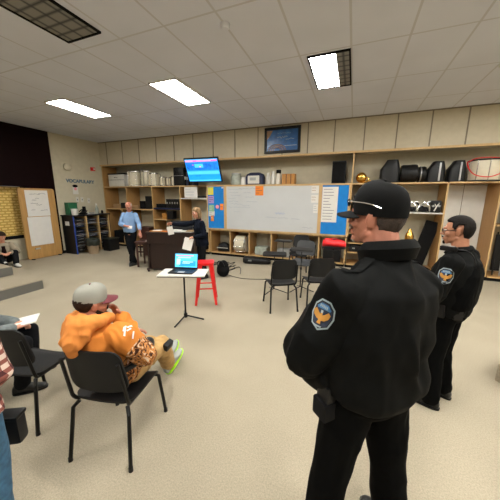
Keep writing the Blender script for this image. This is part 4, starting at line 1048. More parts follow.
def torso_secs(J, prof, t0=0., bulge=(0, 0, 0)):
    """prof: (t along the pelvis-neck line, half width, half depth, forward shift)."""
    out = []
    sp = (J['hipR'] - J['hipL']).normalized(); ss = (J['shR'] - J['shL']).normalized()
    ax = (J['neck'] - J['pelvis']).normalized(); L = (J['neck'] - J['pelvis'])
    for t, w, d, sh in prof:
        x = sp.lerp(ss, min(1, max(0, t))).normalized(); y = ax.cross(x).normalized(); x = y.cross(ax).normalized()
        c = J['pelvis'] + L * t + J['bend'] * math.sin(PI * min(1, max(0, t))) + y * sh
        out.append((c, x * w, y * d))
    return out
BODY = [(-.16, .12, .09, 0), (-.05, .165, .11, -.01), (.12, .155, .105, 0), (.3, .140, .098, .005), (.5, .155, .108, .005), (.7, .168, .112, 0), (.86, .160, .095, -.01), (.95, .10, .07, -.005), (1.02, .058, .056, 0)]
def body(t, J, skin, hands=(('R', None, None, .5), ('L', None, None, .5)), vox=.006, hs=1., s=1., male=True, neckr=.056):
    b = B(); b.loft(torso_secs(J, BODY), 24)
    P = head_geo(b, J['head'], J['HR'], hs, male)
    b.caps(J['neck'] - (J['neck'] - J['pelvis']).normalized() * .05, P(0, -.022, -.045), neckr * 1.06, neckr)
    for q in 'RL':
        b.caps(J['sh' + q], J['el' + q], .052, .041); b.caps(J['el' + q], J['wr' + q], .042, .028)
        b.caps(J['hip' + q], J['kn' + q], .083, .056); b.caps(J['kn' + q], J['an' + q], .056, .038)
        fd = V((J['toe' + q].x, J['toe' + q].y, J['toe' + q].z)).normalized()
        b.caps(J['an' + q] - V((0, 0, .03)), J['an' + q] + fd * .09 - V((0, 0, .045)), .030, .018)
    for q, D, Np, curl in hands:
        W = J['wr' + q]; fd = (W - J['el' + q]).normalized()
        hand_geo(b, W, D or fd, Np or (0, -.3, -1), 1 if q == 'R' else -1, curl, hs)
    o = fuse('body', b, vox, skin, t, 2, fac=.4)
    for q in (-1, 1):                                    # eyes
        e = B().m(M['eyewhite']).ell((0, 0, 0), [.0125 * hs] * 3, J['HR'], 14, 10).m(M['iris']).ell(J['HR'] @ V((0, .0095 * hs, 0)), [.006 * hs, .004 * hs, .006 * hs], J['HR'], 12, 6)
        eo = e.build('eye', None, t, True); eo.location = P(q * .031, .0800, .004)
    B().m(M['lip']).chain([P(-.02, .0955, -.069), P(0, .0985, -.0690), P(.02, .0955, -.069)], [.0035 * hs, .0052 * hs, .0035 * hs]).build('lips', None, t, True)
    return P
def arms(b, J, r, q_='RL', cuff=None):
    for q in q_:
        sh, el, wr = J['sh' + q], J['el' + q], J['wr' + q]
        end = el + (wr - el) * (cuff or .93)
        b.caps(sh, el, r[0], r[1]); b.caps(el, end, r[1], r[2])
def top(t, name, J, mt, prof, r, cuff=.93, wr=(.006, 9, .5), vox=.009, it=4, extra=None, seed=0.):
    b = B(); b.loft(torso_secs(J, prof), 28); arms(b, J, r, cuff=cuff)
    if extra: extra(b)
    return fuse(name, b, vox, mt, t, it, wr, seed=seed)
def trousers(t, J, mt, r=(.098, .075, .068), wr=(.005, 9, .6), vox=.009, hipw=1., name='trousers', low=.96, top_t=.14, seed=0., extra=None):
    b = B(); b.loft(torso_secs(J, [(-.14, .125 * hipw, .10 * hipw, -.005), (-.04, .172 * hipw, .128 * hipw, -.012), (.06, .17 * hipw, .122 * hipw, -.008), (top_t, .158 * hipw, .112 * hipw, 0)]), 24)
    for q in 'RL':
        hip, kn, an = J['hip' + q], J['kn' + q], J['an' + q]
        b.caps(hip, kn, r[0], r[1]); b.caps(kn, kn + (an - kn) * low, r[1], r[2])
    if extra: extra(b)
    return fuse(name, b, vox, mt, t, 4, wr, seed=seed)
def shoe(t, J, q, mt, sole, s=1., toe_up=0.):
    an = J['an' + q]; f = J['toe' + q].copy(); f.normalize(); up = Z - f * f.z; up.normalize(); rt = f.cross(up)
    A = lambda x, y, z: an + rt * x * s + f * y * s + up * z * s
    b = B(); b.loft([(A(0, -.085, -.045), rt * .02, up * .02), (A(0, -.075, -.038), rt * .034, up * .04), (A(0, -.02, -.022), rt * .038, up * .058), (A(0, .05, -.038), rt * .042, up * .042), (A(0, .12, -.052), rt * .048, up * .028), (A(0, .175, -.058), rt * .036, up * .02), (A(0, .195, -.060), rt * .015, up * .01)], 18)
    b.caps(A(0, -.02, -.02), A(0, -.01, .045), .045 * s, .045 * s)
    u = fuse('shoe', b, .006, mt, t, 2)
    b = B(); b.loft([(A(0, .05, -.090), rt * .03, f * .10), (A(0, .055, -.086), rt * .046 * s, f * .145 * s), (A(0, .055, -.068), rt * .047 * s, f * .148 * s)], 22, 2.6)
    b.build('sole', sole, u, True)
    return u
def hair_geo(c, R, s, fn, base=.004, grow=1., n=(56, 40), nape=1.0):
    b = B(); rings = []
    for j in range(n[1] + 1):
        th = min(max(PI * j / n[1], .03), PI - .03); ring = []
        for k in range(n[0]):
            a = 2 * PI * k / n[0]; d = V((math.sin(th) * math.cos(a), math.sin(th) * math.sin(a), math.cos(th)))
            h = fn(d); w = base + h + .0025 * noise.noise(d * 22)
            ring.append(c + R @ (V((d.x * (.076 + w), -.014 + d.y * (.096 + w), .03 + d.z * (.088 + w) * (nape if d.z < 0 and d.y < .1 else 1))) * s))
        rings.append(ring)
    return b.rings(rings[::-1])
def sstep(a, b, x):
    x = min(1, max(0, (x - a) / (b - a)))
    return x * x * (3 - 2 * x)

def decal(tgt, parent, name, origin, nrm, upv, polys, off=.003, world=False):
    """Flat cloth badge laid onto the sleeve: every vertex is dropped onto the surface below."""
    tgt_bvh = BVHTree.FromPolygons([v.co for v in tgt.data.vertices], [tuple(p.vertices) for p in tgt.data.polygons])
    F = Matrix.Identity(3); n = V(nrm).normalized(); u = V(upv); u = (u - n * u.dot(n)).normalized(); x = u.cross(n)
    b = B()
    for i, (poly, mt) in enumerate(polys):
        b.m(M[mt]); bb = bmesh.new(); vs = [bb.verts.new((p[0], p[1], 0)) for p in poly]; bb.faces.new(vs)
        bmesh.ops.triangulate(bb, faces=bb.faces[:])
        for _ in range(3 if len(poly) < 9 and i < 3 else 1): bmesh.ops.subdivide_edges(bb, edges=bb.edges[:], cuts=1, use_grid_fill=True)
        bmesh.ops.triangulate(bb, faces=bb.faces[:])
        mp = {}
        for v in bb.verts:
            p = V(origin) + x * v.co.x + u * v.co.y
            h = tgt_bvh.ray_cast(p + n * .2, -n)
            q = (h[0] if h[0] else p) + n * (off + .0012 * i); mp[v] = b.bm.verts.new(q)
        for f in bb.faces: b._f([mp[v] for v in f.verts])
        bb.free()
    me_o = b.build(name, None, parent); return me_o
def patch_polys(s=1., ring='patchwhite'):
    def sc(pts, k, dy=0): return [(x * k * s, y * k * s + dy) for x, y in pts]
    sh = [(0, -.062), (.034, -.045), (.047, -.005), (.044, .034), (.022, .058), (-.022, .058), (-.044, .034), (-.047, -.005), (-.034, -.045)]
    P = [(sc(sh, 1.06), 'patchwhite'), (sc(sh, .94), 'black'), (sc(sh, .86), 'patchblue')]
    P.append(([(x * s, y * s) for x, y in [(-.03, .022), (.03, .022), (.034, .030), (.018, .045), (-.018, .045), (-.034, .030)]], 'patchlight'))
    for x0 in (-.022, -.013, -.004, .005, .014): P.append(([(x * s, y * s) for x, y in [(x0, .029), (x0 + .006, .029), (x0 + .006, .041), (x0, .041)]], 'patchwhite'))
    # eagle: wings, body, tail
    P.append(([(x * s, y * s) for x, y in [(0, -.002), (-.014, .006), (-.030, .022), (-.040, .012), (-.034, -.006), (-.020, -.018), (0, -.022)]], 'patchgold'))
    P.append(([(x * s, y * s) for x, y in [(0, -.002), (.014, .006), (.030, .022), (.040, .012), (.034, -.006), (.020, -.018), (0, -.022)]], 'patchgold'))
    P.append(([(x * s, y * s) for x, y in [(-.005, .010), (.005, .010), (.006, -.02), (.010, -.034), (-.010, -.034), (-.006, -.02)]], 'patchgold'))
    P.append(([(x * s, y * s) for x, y in [(-.006, .01), (.005, .010), (.006, .022), (-.005, .022)]], 'patchwhite'))
    P.append(([(x * s, y * s) for x, y in [(-.016, -.046), (.016, -.046), (.018, -.040), (-.018, -.040)]], 'patchwhite'))
    return P

# ---- near officer -----------------------------------------------------------
JAC = [(-.02, .175, .135, -.005), (.06, .215, .165, .0), (.18, .235, .180, .01), (.34, .228, .172, .01), (.5, .222, .158, .0), (.68, .225, .150, -.005), (.82, .195, .130, -.015), (.91, .135, .098, -.012), (1.0, .085, .082, 0), (1.045, .072, .075, .004)]
t = thing('person', 'police officer in black uniform and black cap, back to the viewer, arms folded', 'person', (.15, 1.26, 0), math.radians(42), None, 1.12)
J = pose(head=(-.015, .05, 1.668), HR=(22, 3, 0), neck=(0, -.01, 1.50), shR=(.17, -.02, 1.375), shL=(-.20, -.02, 1.40), elR=(.245, .06, 1.12), elL=(-.29, .06, 1.13), wrR=(-.02, .27, 1.17), wrL=(.03, .24, 1.11),
         pelvis=(-.02, 0, .95), hipR=(.07, 0, .93), hipL=(-.115, 0, .93), knR=(.135, -.02, .5), knL=(-.16, .03, .5), anR=(.18, -.05, .09), anL=(-.21, .03, .09), toeR=(.1, .99, 0), toeL=(-.1, .99, 0))
P = body(t, J, M['skinred'], hands=(('R', (-1, .1, .05), (0, -1, 0), .8), ('L', (1, .1, .05), (0, -1, 0), .8)), vox=.005, hs=.94, neckr=.064)
def ex(b):
    for q in (-1, 1): b.caps((q * .06, -.02, 1.45), (q * .18, -.02, 1.385), .055, .075)
    b.ell((0, -.06, 1.2), (.19, .12, .22))
    b.caps((-.2, .07, 1.02), (.2, .07, 1.02), .09, .09)
jk = top(t, 'jacket', J, M['uniform'], JAC, (.080, .086, .062), wr=(.024, 5.5, .55), vox=.009, extra=ex, seed=3.)
# stand-up collar, folded over
def collar(t, J, mt, r=.080, h=.045, tilt=.16, cz=1.495, cy=-.005, th=.010, fold=.03):
    b = B(); n = 36
    rings = []
    for rr, z in ((r - th, 0), (r - th - .004, h), (r - th * .3, h + .005), (r + .006, h - .004), (r + fold * .6, h - fold * .9), (r + .008, 0)):
        ring = []
        for k in range(n):
            a = 2 * PI * k / n; front = max(0, math.sin(a)) ** 3
            ring.append(V((rr * math.cos(a), cy + rr * 1.08 * math.sin(a), cz + z - tilt * rr * math.sin(a) * 1.3 - front * .02)))
        rings.append(ring)
    b.rings(rings, False, True)
    return b.build('collar', mt, t, True)
collar(t, J, M['uniform'], r=.086, h=.07, cz=1.508)
# shoulder straps and back yoke seam, hem band
for q in (-1, 1):
    decal(jk, jk, 'shoulder_strap', (q * .155, -.015, 1.5), (0, 0, 1), (0, 1, 0), [([(-.07, -.024), (.07, -.024), (.07, .024), (-.07, .024)], 'uniform')], .006)
tr = trousers(t, J, M['uniform2'], r=(.104, .080, .078), wr=(.009, 7, .55), hipw=1.06, top_t=.2)
for q in 'RL': shoe(t, J, q, M['shoeblack'], M['black'])
B().loft([(V((0, -.005, 1.015)), V((.178, 0, 0)), V((0, .13, 0))), (V((0, -.005, 1.06)), V((.176, 0, 0)), V((0, .128, 0)))], 32).build('belt', M['black'], t, True)
# patch on the left sleeve, turned to the viewer
sl = (J['shL'] + (J['elL'] - J['shL']) * .30)
decal(jk, jk, 'sleeve_patch', sl, (-.93, -.36, .12), (.28, -.0, .96), patch_polys(.88))
# hair band under the cap, whiskers
hair_geo(J['head'], J['HR'], .94, lambda d: -.03 + .0335 * sstep(.0, .1, -d.y + .12 - abs(d.x) * .12 + d.z * .3) * sstep(-.96, -.86, d.z), nape=1.3).build('hair', M['hairgrey'], t, True)
b = B(); b.chain([P(-.028, .095, -.056), P(0, .106, -.052), P(.028, .095, -.056)], [.006, .009, .006]); b.ell(P(0, .080, -.105), (.018, .012, .016), J['HR'])
fuse('moustache', b, .003, M['beardgrey'], t, 1)
# baseball cap
def ball_cap(t, P, R, mt, mtb, name='cap', hs=1., back=False, fz=0., brim=.078, high=.0):
    c = t
    b = B(); rings = []
    prof = [(1.0, -.006), (1.015, .012), (1.01, .035), (.97, .06), (.88, .083), (.7, .102), (.45, .113), (.2, .1175), (.03, .118)]
    for f, z in prof:
        ring = []
        for k in range(40):
            a = 2 * PI * k / 40; y = math.sin(a); x = math.cos(a)
            crown = (1 + .05 * max(0, y) * math.sin(min(1, z / .08) * PI / 2)) if z > 0 else 1
            ring.append(P(.0875 * f * x, -.012 + .107 * f * y * crown, .030 + z * (1 + .06 * y + high) + fz))
        rings.append(ring)
    # inside skin so the cap has thickness
    inner = [[p * 1. + (P(0, -.012, .04) - p) * .05 for p in r] for r in rings[::-1]]
    b.rings(rings + inner)
    cp = b.build(name, mt, t, True, 60)
    # brim
    b = B(); n = 22; top_, bot = [], []
    def bp(u, v, z):  # u across -1..1, v out 0..1
        a = PI / 2 + u * 1.12; x0 = .090 * math.cos(a); y0 = -.012 + .109 * math.sin(a)
        out = brim * math.sqrt(max(0, 1 - u * u)) * v
        return P(x0 * (1 + .05 * v), y0 + out, .030 + fz + z - .022 * (x0 / .08) ** 2 - .02 * v * math.sqrt(max(0, 1 - u * u)) + .004)
    for j in range(7):
        v = j / 6; top_.append([bp(-1 + 2 * i / n, v, .004) for i in range(n + 1)]); bot.append([bp(-1 + 2 * i / n, v, -.001) for i in range(n + 1)])
    rr = [a + c2[::-1] for a, c2 in zip(top_, bot)]
    b.rings(rr); b.build('brim', mtb, cp, True)
    B().ell(P(0, -.012, .148 + fz + high * .118), (.008, .008, .005)).build('top_button', mtb, cp, True)
    B().m(mtb)
    return cp
cp = ball_cap(t, P, J['HR'], M['capcloth'], M['capcloth'], high=.14, fz=-.014)
# sunglasses perched on the cap
gl = thing('sunglasses', 'dark sunglasses with silver arms resting on the near officer\'s cap', 'sunglasses')
mwt = Matrix.Translation(t.location) @ Matrix.Rotation(t.rotation_euler.z, 4, 'Z') @ Matrix.Scale(1.12, 4)
W = lambda p: mwt @ p
for q in (-1, 1):
    B().tube([W(P(q * .062, .100, .062)), W(P(q * .088, .05, .062)), W(P(q * .0945, -.005, .058)), W(P(q * .092, -.05, .045))], .0024, 6, 4).build('temple_arm', M['chrome'], gl, True)
    b = B(); b.ell((0, 0, 0), (.030, .005, .019), None, 18, 10); o = b.build('lens', M['black'], gl, True); o.location = W(P(q * .034, .112, .056)); o.rotation_euler = (math.radians(-8), 0, t.rotation_euler.z + math.radians(22) - q * .25)
B().tube([W(P(-.012, .118, .060)), W(P(0, .120, .063)), W(P(.012, .118, .060))], .003, 6).build('bridge', M['chrome'], gl, True)
# radio and holster at the left hip
o = thing('two_way_radio', 'black hand radio in a belt holder on the near officer\'s left hip', 'radio', W(V((-.235, .0, .885))), math.radians(46))
B().box((0, 0, .06), (.055, .075, .16), bev=.008).build('radio_body', M['black'], o, True)
B().cyl((0, .02, .13), (0, .02, .20), .009).build('antenna', M['black'], o, True)
B().cyl((0, -.02, .14), (0, -.02, .165), .01).build('volume_knob', M['silver'], o, True)
B().box((-.01, 0, .02), (.066, .086, .09), bev=.008).build('holder', M['blacksoft'], o, True)
o = thing('key_ring', 'silver clip and keys hanging at the near officer\'s belt', 'keys', W(V((-.215, .03, .985))), 0)
B().tube([V((.02 * math.cos(a) * .6, .0, .03 * math.sin(a))) for a in [2 * PI * k / 16 for k in range(17)]], .0035, 6).build('ring', M['chrome'], o, True)
B().tube([(0, 0, .03), (.01, -.005, .05), (.005, 0, .075)], .003, 6).build('clip', M['chrome'], o, True)

# ---- second officer ---------------------------------------------------------
t = thing('person', 'police officer with glasses and short dark hair standing in profile by the shelves', 'person', (.89, 2.74, 0), math.radians(58), None, 1.005)
J = pose(head=(0, .03, 1.675), HR=(14, -4, 0), neck=(0, -.02, 1.50), shR=(.20, -.03, 1.42), shL=(-.20, -.03, 1.42), elR=(.27, .04, 1.14), elL=(-.27, .05, 1.13), wrR=(0, .26, 1.13), wrL=(.0, .27, 1.08),
         knR=(.11, .03, .5), knL=(-.11, .03, .5), anR=(.13, -.02, .09), anL=(-.13, .0, .09))
P = body(t, J, M['skintan'], hands=(('R', (-1, .1, 0), (0, -1, 0), .7), ('L', (1, .1, 0), (0, -1, 0), .7)), vox=.006, neckr=.062)
VST = [(-.02, .178, .135, -.005), (.06, .195, .152, .0), (.2, .205, .170, .01), (.36, .21, .172, .005), (.5, .215, .172, .0), (.68, .22, .168, -.005), (.84, .195, .132, -.012), (.93, .145, .095, -.01), (1.0, .083, .080, 0), (1.03, .072, .074, .004)]
jk = top(t, 'uniform_shirt', J, M['uniform'], VST, (.082, .074, .055), wr=(.014, 7, .6), seed=9.)
vb = B(); vb.loft(torso_secs(J, [(.12, .19, .168, .008), (.2, .2, .18, .008), (.45, .2, .18, 0), (.68, .175, .175, -.005), (.85, .13, .14, -.01), (.9, .1, .11, -.01)]), 28, 3.2)
fuse('duty_vest', vb, .008, M['uniform2'], t, 3, (.003, 14, .6))
collar(t, J, M['uniform'], r=.080, h=.04)
trousers(t, J, M['uniform2'], r=(.102, .083, .08), wr=(.007, 8, .55), hipw=1.03, seed=4.)
for q in 'RL': shoe(t, J, q, M['shoeblack'], M['black'])
B().loft([(V((0, -.005, 1.0)), V((.18, 0, 0)), V((0, .135, 0))), (V((0, -.005, 1.05)), V((.18, 0, 0)), V((0, .135, 0)))], 32).build('duty_belt', M['black'], t, True)
for a in (2.4, 3.1, 3.9): B().box((.19 * math.cos(a), .145 * math.sin(a), .99), (.05, .07, .12), rz=a, bev=.008).build('belt_pouch', M['black'], t, True)
sl = (J['shL'] + (J['elL'] - J['shL']) * .36)
decal(jk, jk, 'sleeve_patch', sl, (-.95, -.25, .15), (.15, 0, .98), patch_polys(1.05))
hair_geo(J['head'], J['HR'], 1., lambda d: -.03 + .040 * sstep(-.04, .06, d.z - (.50 - .72 * sstep(.52, .40, d.y) + .42 * sstep(.16, .08, d.y) - 1.1 * sstep(-.22, -.34, d.y))) * sstep(-.93, -.8, d.z), base=.004, nape=1.3).build('hair', M['hairdark'], t, True)
b = B(); b.chain([P(-.026, .096, -.056), P(0, .104, -.052), P(.026, .096, -.056)], [.004, .006, .004]); b.ell(P(0, .086, -.104), (.02, .014, .018), J['HR'])
fuse('beard', b, .003, M['hairdark'], t, 1)
g = B().m(M['black'])
for q in (-1, 1):
    g.tube([P(q * .031 + .021 * math.cos(a), .103, .002 + .015 * math.sin(a)) for a in [2 * PI * k / 16 for k in range(17)]], .0022, 5)
    g.tube([P(q * .052, .101, .006), P(q * .074, .085, .008), P(q * .084, .03, .006), P(q * .087, -.005, .002)], .0030, 5, 3)
g.tube([P(-.01, .104, .006), P(0, .108, .009), P(.01, .104, .006)], .0018, 5)
g.build('eyeglasses', None, t, True)
mw2 = Matrix.Translation(t.location) @ Matrix.Rotation(t.rotation_euler.z, 4, 'Z') @ Matrix.Scale(1.005, 4)
o = thing('shoulder_microphone', 'grey black radio microphone clipped on the second officer\'s shoulder', 'microphone', mw2 @ V((-.145, .03, 1.51)), math.radians(58))
B().box((0, 0, .02), (.055, .12, .042), bev=.01).build('mic_body', M['graycase'] if 0 else M['steel'], o, True)
B().box((0, -.02, .043), (.03, .04, .006), bev=.002).build('talk_button', M['silver'], o)
B().tube([(0, -.06, .02), (.0, -.12, .02), (.02, -.17, -.03), (.06, -.19, -.15)], .005, 6, 5).build('coiled_cord', M['black'], o, True)

# ---- man in the blue shirt --------------------------------------------------
t = thing('person', 'bald man in a light blue shirt standing with crossed ankles by the dark desk', 'person', (-5.93, 5.66, 0), math.radians(-160), None, 1.03)
J = pose(head=(-.02, .07, 1.655), HR=(10, -22, 0), neck=(0, .0, 1.49), pelvis=(.03, 0, .95), shR=(.165, .01, 1.42), shL=(-.165, .01, 1.42), elR=(.27, .03, 1.16), elL=(-.26, .04, 1.16), wrR=(.02, .21, 1.12), wrL=(-.34, .2, .95),
         hipR=(.12, 0, .93), hipL=(-.06, 0, .93), knR=(.06, .05, .5), knL=(-.01, .0, .5), anR=(-.07, .08, .09), anL=(.08, -.04, .09), toeR=(.35, .93, 0), toeL=(-.2, .97, 0))
P = body(t, J, M['skinred'], hands=(('R', (-1, .2, 0), (0, -.5, -1), .6), ('L', (-.4, .5, -.8), (0, -.3, -1), .5)), vox=.008)
SHT = [(-.02, .165, .122, -.005), (.08, .17, .132, .005), (.2, .165, .132, .012), (.36, .162, .128, .012), (.5, .168, .126, .005), (.7, .178, .124, 0), (.86, .172, .105, -.01), (.95, .11, .08, -.005), (1.01, .068, .068, 0)]
top(t, 'shirt', J, M['shirtblue'], SHT, (.062, .058, .048), cuff=.55, wr=(.007, 10, .6), vox=.010)
collar(t, J, M['shirtblue'], r=.072, h=.03, cz=1.48, cy=.005)
trousers(t, J, M['trouserdark'], r=(.092, .072, .066), vox=.011)
for q in 'RL': shoe(t, J, q, M['shoeblack'], M['black'])
B().loft([(V((.03, 0, 1.0)), V((.165, 0, 0)), V((0, .125, 0))), (V((.03, 0, 1.035)), V((.165, 0, 0)), V((0, .125, 0)))], 32).build('belt', M['black'], t, True)
hair_geo(J['head'], J['HR'], 1., lambda d: -.03 + .033 * sstep(.15, .3, -d.y * .5 + abs(d.x) * .4 + .05) * sstep(-.55, -.4, d.z) * (1 - sstep(.35, .5, d.z))).build('hair', M['beardgrey'], t, True)
mm = Matrix.Translation(t.location) @ Matrix.Rotation(t.rotation_euler.z, 4, 'Z') @ Matrix.Scale(1.03, 4)
o = B().box((0, 0, 0), (.12, .004, .08), Matrix.Rotation(.5, 3, 'X')).build('folded_paper', M['paper']); o.location = mm @ V((-.1, .25, 1.10)); o.rotation_euler = (0, 0, math.radians(-160))
tag(o, 'small white paper held by the man in the blue shirt', 'paper')

# ---- woman with the outstretched arm ----------------------------------------
t = thing('person', 'blonde woman in a dark sweater reaching one arm out over the desk', 'person', (-3.36, 5.33, 0), math.radians(140), None, .97)
J = pose(head=(.02, .11, 1.655), HR=(24, -8, 0), neck=(.01, .05, 1.49), shR=(.17, .09, 1.41), shL=(-.16, .03, 1.41), elR=(.33, .34, 1.34), elL=(-.24, .0, 1.13), wrR=(.47, .58, 1.36), wrL=(-.14, .22, 1.08))
P = body(t, J, M['skin'], hands=(('R', None, (-.6, .2, -.6), .7), ('L', (.4, .8, -.1), (.5, 0, -1), .6)), vox=.008, neckr=.048)
WOM = [(-.2, .19, .150, -.01), (-.05, .2, .15, -.01), (.1, .185, .14, 0), (.3, .17, .13, .01), (.5, .172, .135, .012), (.66, .18, .14, .012), (.84, .155, .105, -.005), (.94, .10, .075, -.003), (1.03, .058, .056, 0)]
top(t, 'sweater', J, M['sweater'], WOM, (.068, .060, .048), wr=(.007, 10, .6), vox=.010)
trousers(t, J, M['trouserdark'], r=(.094, .07, .06), vox=.011)
for q in 'RL': shoe(t, J, q, M['shoeblack'], M['black'])
b = hair_geo(J['head'], J['HR'], 1., lambda d: -.03 + .045 * sstep(-.1, .06, d.z * .8 - d.y * .62 + .05 + (.25 if d.y < 0 else 0)), base=.006)
hb = B()
for q in (-1, 1):
    hb.chain([P(q * .06, .02, .07), P(q * .088, .0, .0), P(q * .088, -.005, -.08), P(q * .075, .01, -.14)], [.028, .024, .026, .014])
hb.chain([P(0, -.08, .05), P(0, -.1, -.03), P(0, -.09, -.12), P(0, -.08, -.17)], [.06, .056, .05, .03]); hb.chain([P(.05, -.06, .0), P(.055, -.06, -.13)], [.045, .03]); hb.chain([P(-.05, -.06, .0), P(-.055, -.06, -.13)], [.045, .03])
hb.ell(P(0, -.02, .055), (.086, .100, .078), J['HR'])
hb.bm.verts.ensure_lookup_table()
b.bm.free()
fuse('hair', hb, .006, M['hairblond'], t, 2, (.004, 30, .3))
mm = Matrix.Translation(t.location) @ Matrix.Rotation(t.rotation_euler.z, 4, 'Z') @ Matrix.Scale(.97, 4)
o = B().box((0, 0, -.13), (.21, .006, .29), Matrix.Rotation(.25, 3, 'Y')).build('paper_sheet', M['paper']); o.location = mm @ V((-.07, .36, 1.05)); o.rotation_euler = (math.radians(-8), 0, math.radians(22))
tag(o, 'white sheet held low in the blonde woman\'s near hand', 'paper')
o = B().box((0, 0, -.1), (.14, .004, .2), Matrix.Rotation(-.2, 3, 'Y')).build('paper_slip', M['paper']); o.location = mm @ V((.44, .66, 1.30)); o.rotation_euler = (0, 0, math.radians(25))
tag(o, 'white slip hanging from the blonde woman\'s outstretched hand', 'paper')

# ---- seated man in the orange hoodie ----------------------------------------
t = thing('person', 'seated man in an orange camouflage hoodie and grey cap, seen from behind', 'person', (-1.68, 1.37, 0), math.radians(8))
J = pose(pelvis=(.0, -.03, .59), neck=(-.05, -.19, 1.04), head=(-.065, -.13, 1.19), HR=(-26, -4, 4), bend=(0, -.03, 0),
         shR=(.17, -.16, .975), shL=(-.22, -.15, .955), elR=(.27, -.03, .76), elL=(-.27, .02, .76), wrR=(.005, .04, 1.01), wrL=(-.08, .22, .76),
         hipR=(.10, -.0, .58), hipL=(-.10, -.0, .58), knR=(.12, .42, .56), knL=(-.04, .43, .54), anR=(-.02, .72, .12), anL=(-.11, .86, .12),
         toeR=(.25, .75, .62), toeL=(.05, .75, .66))
P = body(t, J, M['skinred'], hands=(('R', (-.35, -.1, .9), (-.3, -1, .2), .9), ('L', (.6, .7, .0), (0, 0, -1), .5)), vox=.006, neckr=.06)
HOO = [(-.10, .185, .150, -.0), (.05, .195, .160, .01), (.2, .19, .158, .02), (.4, .185, .150, .015), (.6, .19, .145, .005), (.78, .195, .130, -.005), (.9, .16, .105, -.01), (.98, .10, .085, 0)]
hj = top(t, 'hoodie', J, M['orangehood'], HOO, (.092, .082, .06), wr=(.017, 8, .6), vox=.008, seed=2., cuff=.9)
hd = B()
hn = J['neck'] + V((0, .01, .03))
hd.chain([hn + V((-.12, .05, .02)), hn + V((-.105, -.03, .025)), hn + V((-.05, -.09, .03)), hn + V((.05, -.09, .03)), hn + V((.105, -.03, .025)), hn + V((.12, .05, .02)), hn + V((.06, .10, -.02))], [.03, .044, .05, .05, .044, .034, .026])
hd.chain([hn + V((0, -.10, .01)), hn + V((0, -.155, -.07)), hn + V((0, -.165, -.15))], [.08, .068, .03])
hd.chain([hn + V((-.07, -.09, .0)), hn + V((-.03, -.15, -.1))], [.055, .04]); hd.chain([hn + V((.07, -.09, .0)), hn + V((.03, -.15, -.1))], [.055, .04])
hoo = fuse('hood', hd, .007, M['orangehood2'], t, 3, (.012, 11, .7))
ant = [[(-.03, -.02), (-.022, -.024), (-.004, .03), (-.012, .03)], [(-.012, .0), (-.008, -.006), (.018, .012), (.014, .018)], [(-.006, .02), (.0, .014), (.03, .034), (.024, .04)], [(-.03, .0), (-.024, -.004), (-.014, .02), (-.02, .022)], [(.01, -.03), (.018, -.03), (.03, .0), (.022, .0)]]
decal(hj, hj, 'antler_print', J['shR'].lerp(J['elR'], .35), (.35, -.35, .87), (-.6, .5, .6), [([(x * 1.3, y * 1.3) for x, y in p_], 'paper') for p_ in ant], .004)
trousers(t, J, M['tan'], r=(.10, .078, .07), wr=(.013, 8, .8), hipw=1.02, top_t=.1, seed=6.)
for q in 'RL':
    u = shoe(t, J, q, M['shoegrey'], M['lime'], 1.05)
hair_geo(J['head'], J['HR'], 1., lambda d: -.03 + .038 * sstep(-.02, .08, -d.y * .9 + .02 + d.z * .3) * sstep(-.95, -.75, d.z) * (1 - sstep(.5, .7, d.z)), base=.004).build('hair', M['hairbrown'], t, True)
b = B(); b.chain([P(-.062, .01, -.05), P(-.05, .05, -.09), P(0, .085, -.112), P(.05, .05, -.09), P(.062, .01, -.05)], [.012, .02, .026, .02, .012]); b.chain([P(-.028, .095, -.056), P(0, .106, -.052), P(.028, .095, -.056)], [.006, .008, .006])
fuse('beard', b, .004, M['hairbrown'], t, 1, (.002, 60, 1))
cp = ball_cap(t, P, J['HR'], M['capgrey'], M['capmaroon'], brim=.085)
B().box(P(0, .085, .078), (.03, .02, .002), J['HR']).build('size_sticker', M['yel'], cp)
wb = B(); n = J['pelvis']
o = thing('waist_pack', 'black waist pack slung round the seated man in orange', 'bag', t.location, t.rotation_euler.z)
B().tube([V((.215 * math.cos(a), -.03 + .185 * math.sin(a), .68 + .02 * math.cos(a * 2))) for a in [2 * PI * k / 32 for k in range(33)]], .022, 8, xref=(0, 0, 1)).build('strap', M['black'], o, True)
B().caps((.225, .06, .68), (.13, .21, .70), .05, .05).build('pouch', M['black'], o, True)
o = thing('phone_holster', 'small black holster on the right thigh of the seated man in orange', 'holster', t.location, t.rotation_euler.z)
B().box((.225, .36, .60), (.05, .09, .075), rot(-10, 10, 20), .008).build('holster_body', M['black'], o, True)

# ---- sitter with the grey sleeve at the left edge ---------------------------
t = thing('person', 'seated person in dark trousers and grey sleeve holding papers at the left edge', 'person', (-3.30, 1.08, 0), math.radians(-34))
J = pose(pelvis=(.0, -.06, .56), neck=(0, -.02, 1.03), head=(0, .04, 1.2), HR=(0, -8, 0), shR=(.18, -.0, .95), shL=(-.18, 0, .95), elR=(.25, .1, .72), elL=(-.24, .1, .72), wrR=(.10, .36, .68), wrL=(-.04, .36, .68),
         hipR=(.10, -.02, .55), hipL=(-.10, -.02, .55), knR=(.17, .42, .53), knL=(-.14, .44, .53), anR=(.16, .36, .09), anL=(-.14, .42, .09))
P = body(t, J, M['skin'], hands=(('R', (-.5, .9, 0), (0, 0, -1), .7), ('L', (.6, .8, .0), (0, 0, -1), .7)), vox=.008)
top(t, 'sweater', J, M['greyknit'], SHT, (.072, .062, .05), wr=(.008, 9, .6), vox=.011)
trousers(t, J, M['trouserdark'], r=(.095, .078, .066), vox=.011, top_t=.1)
for q in 'RL': shoe(t, J, q, M['shoeblack'], M['black'])
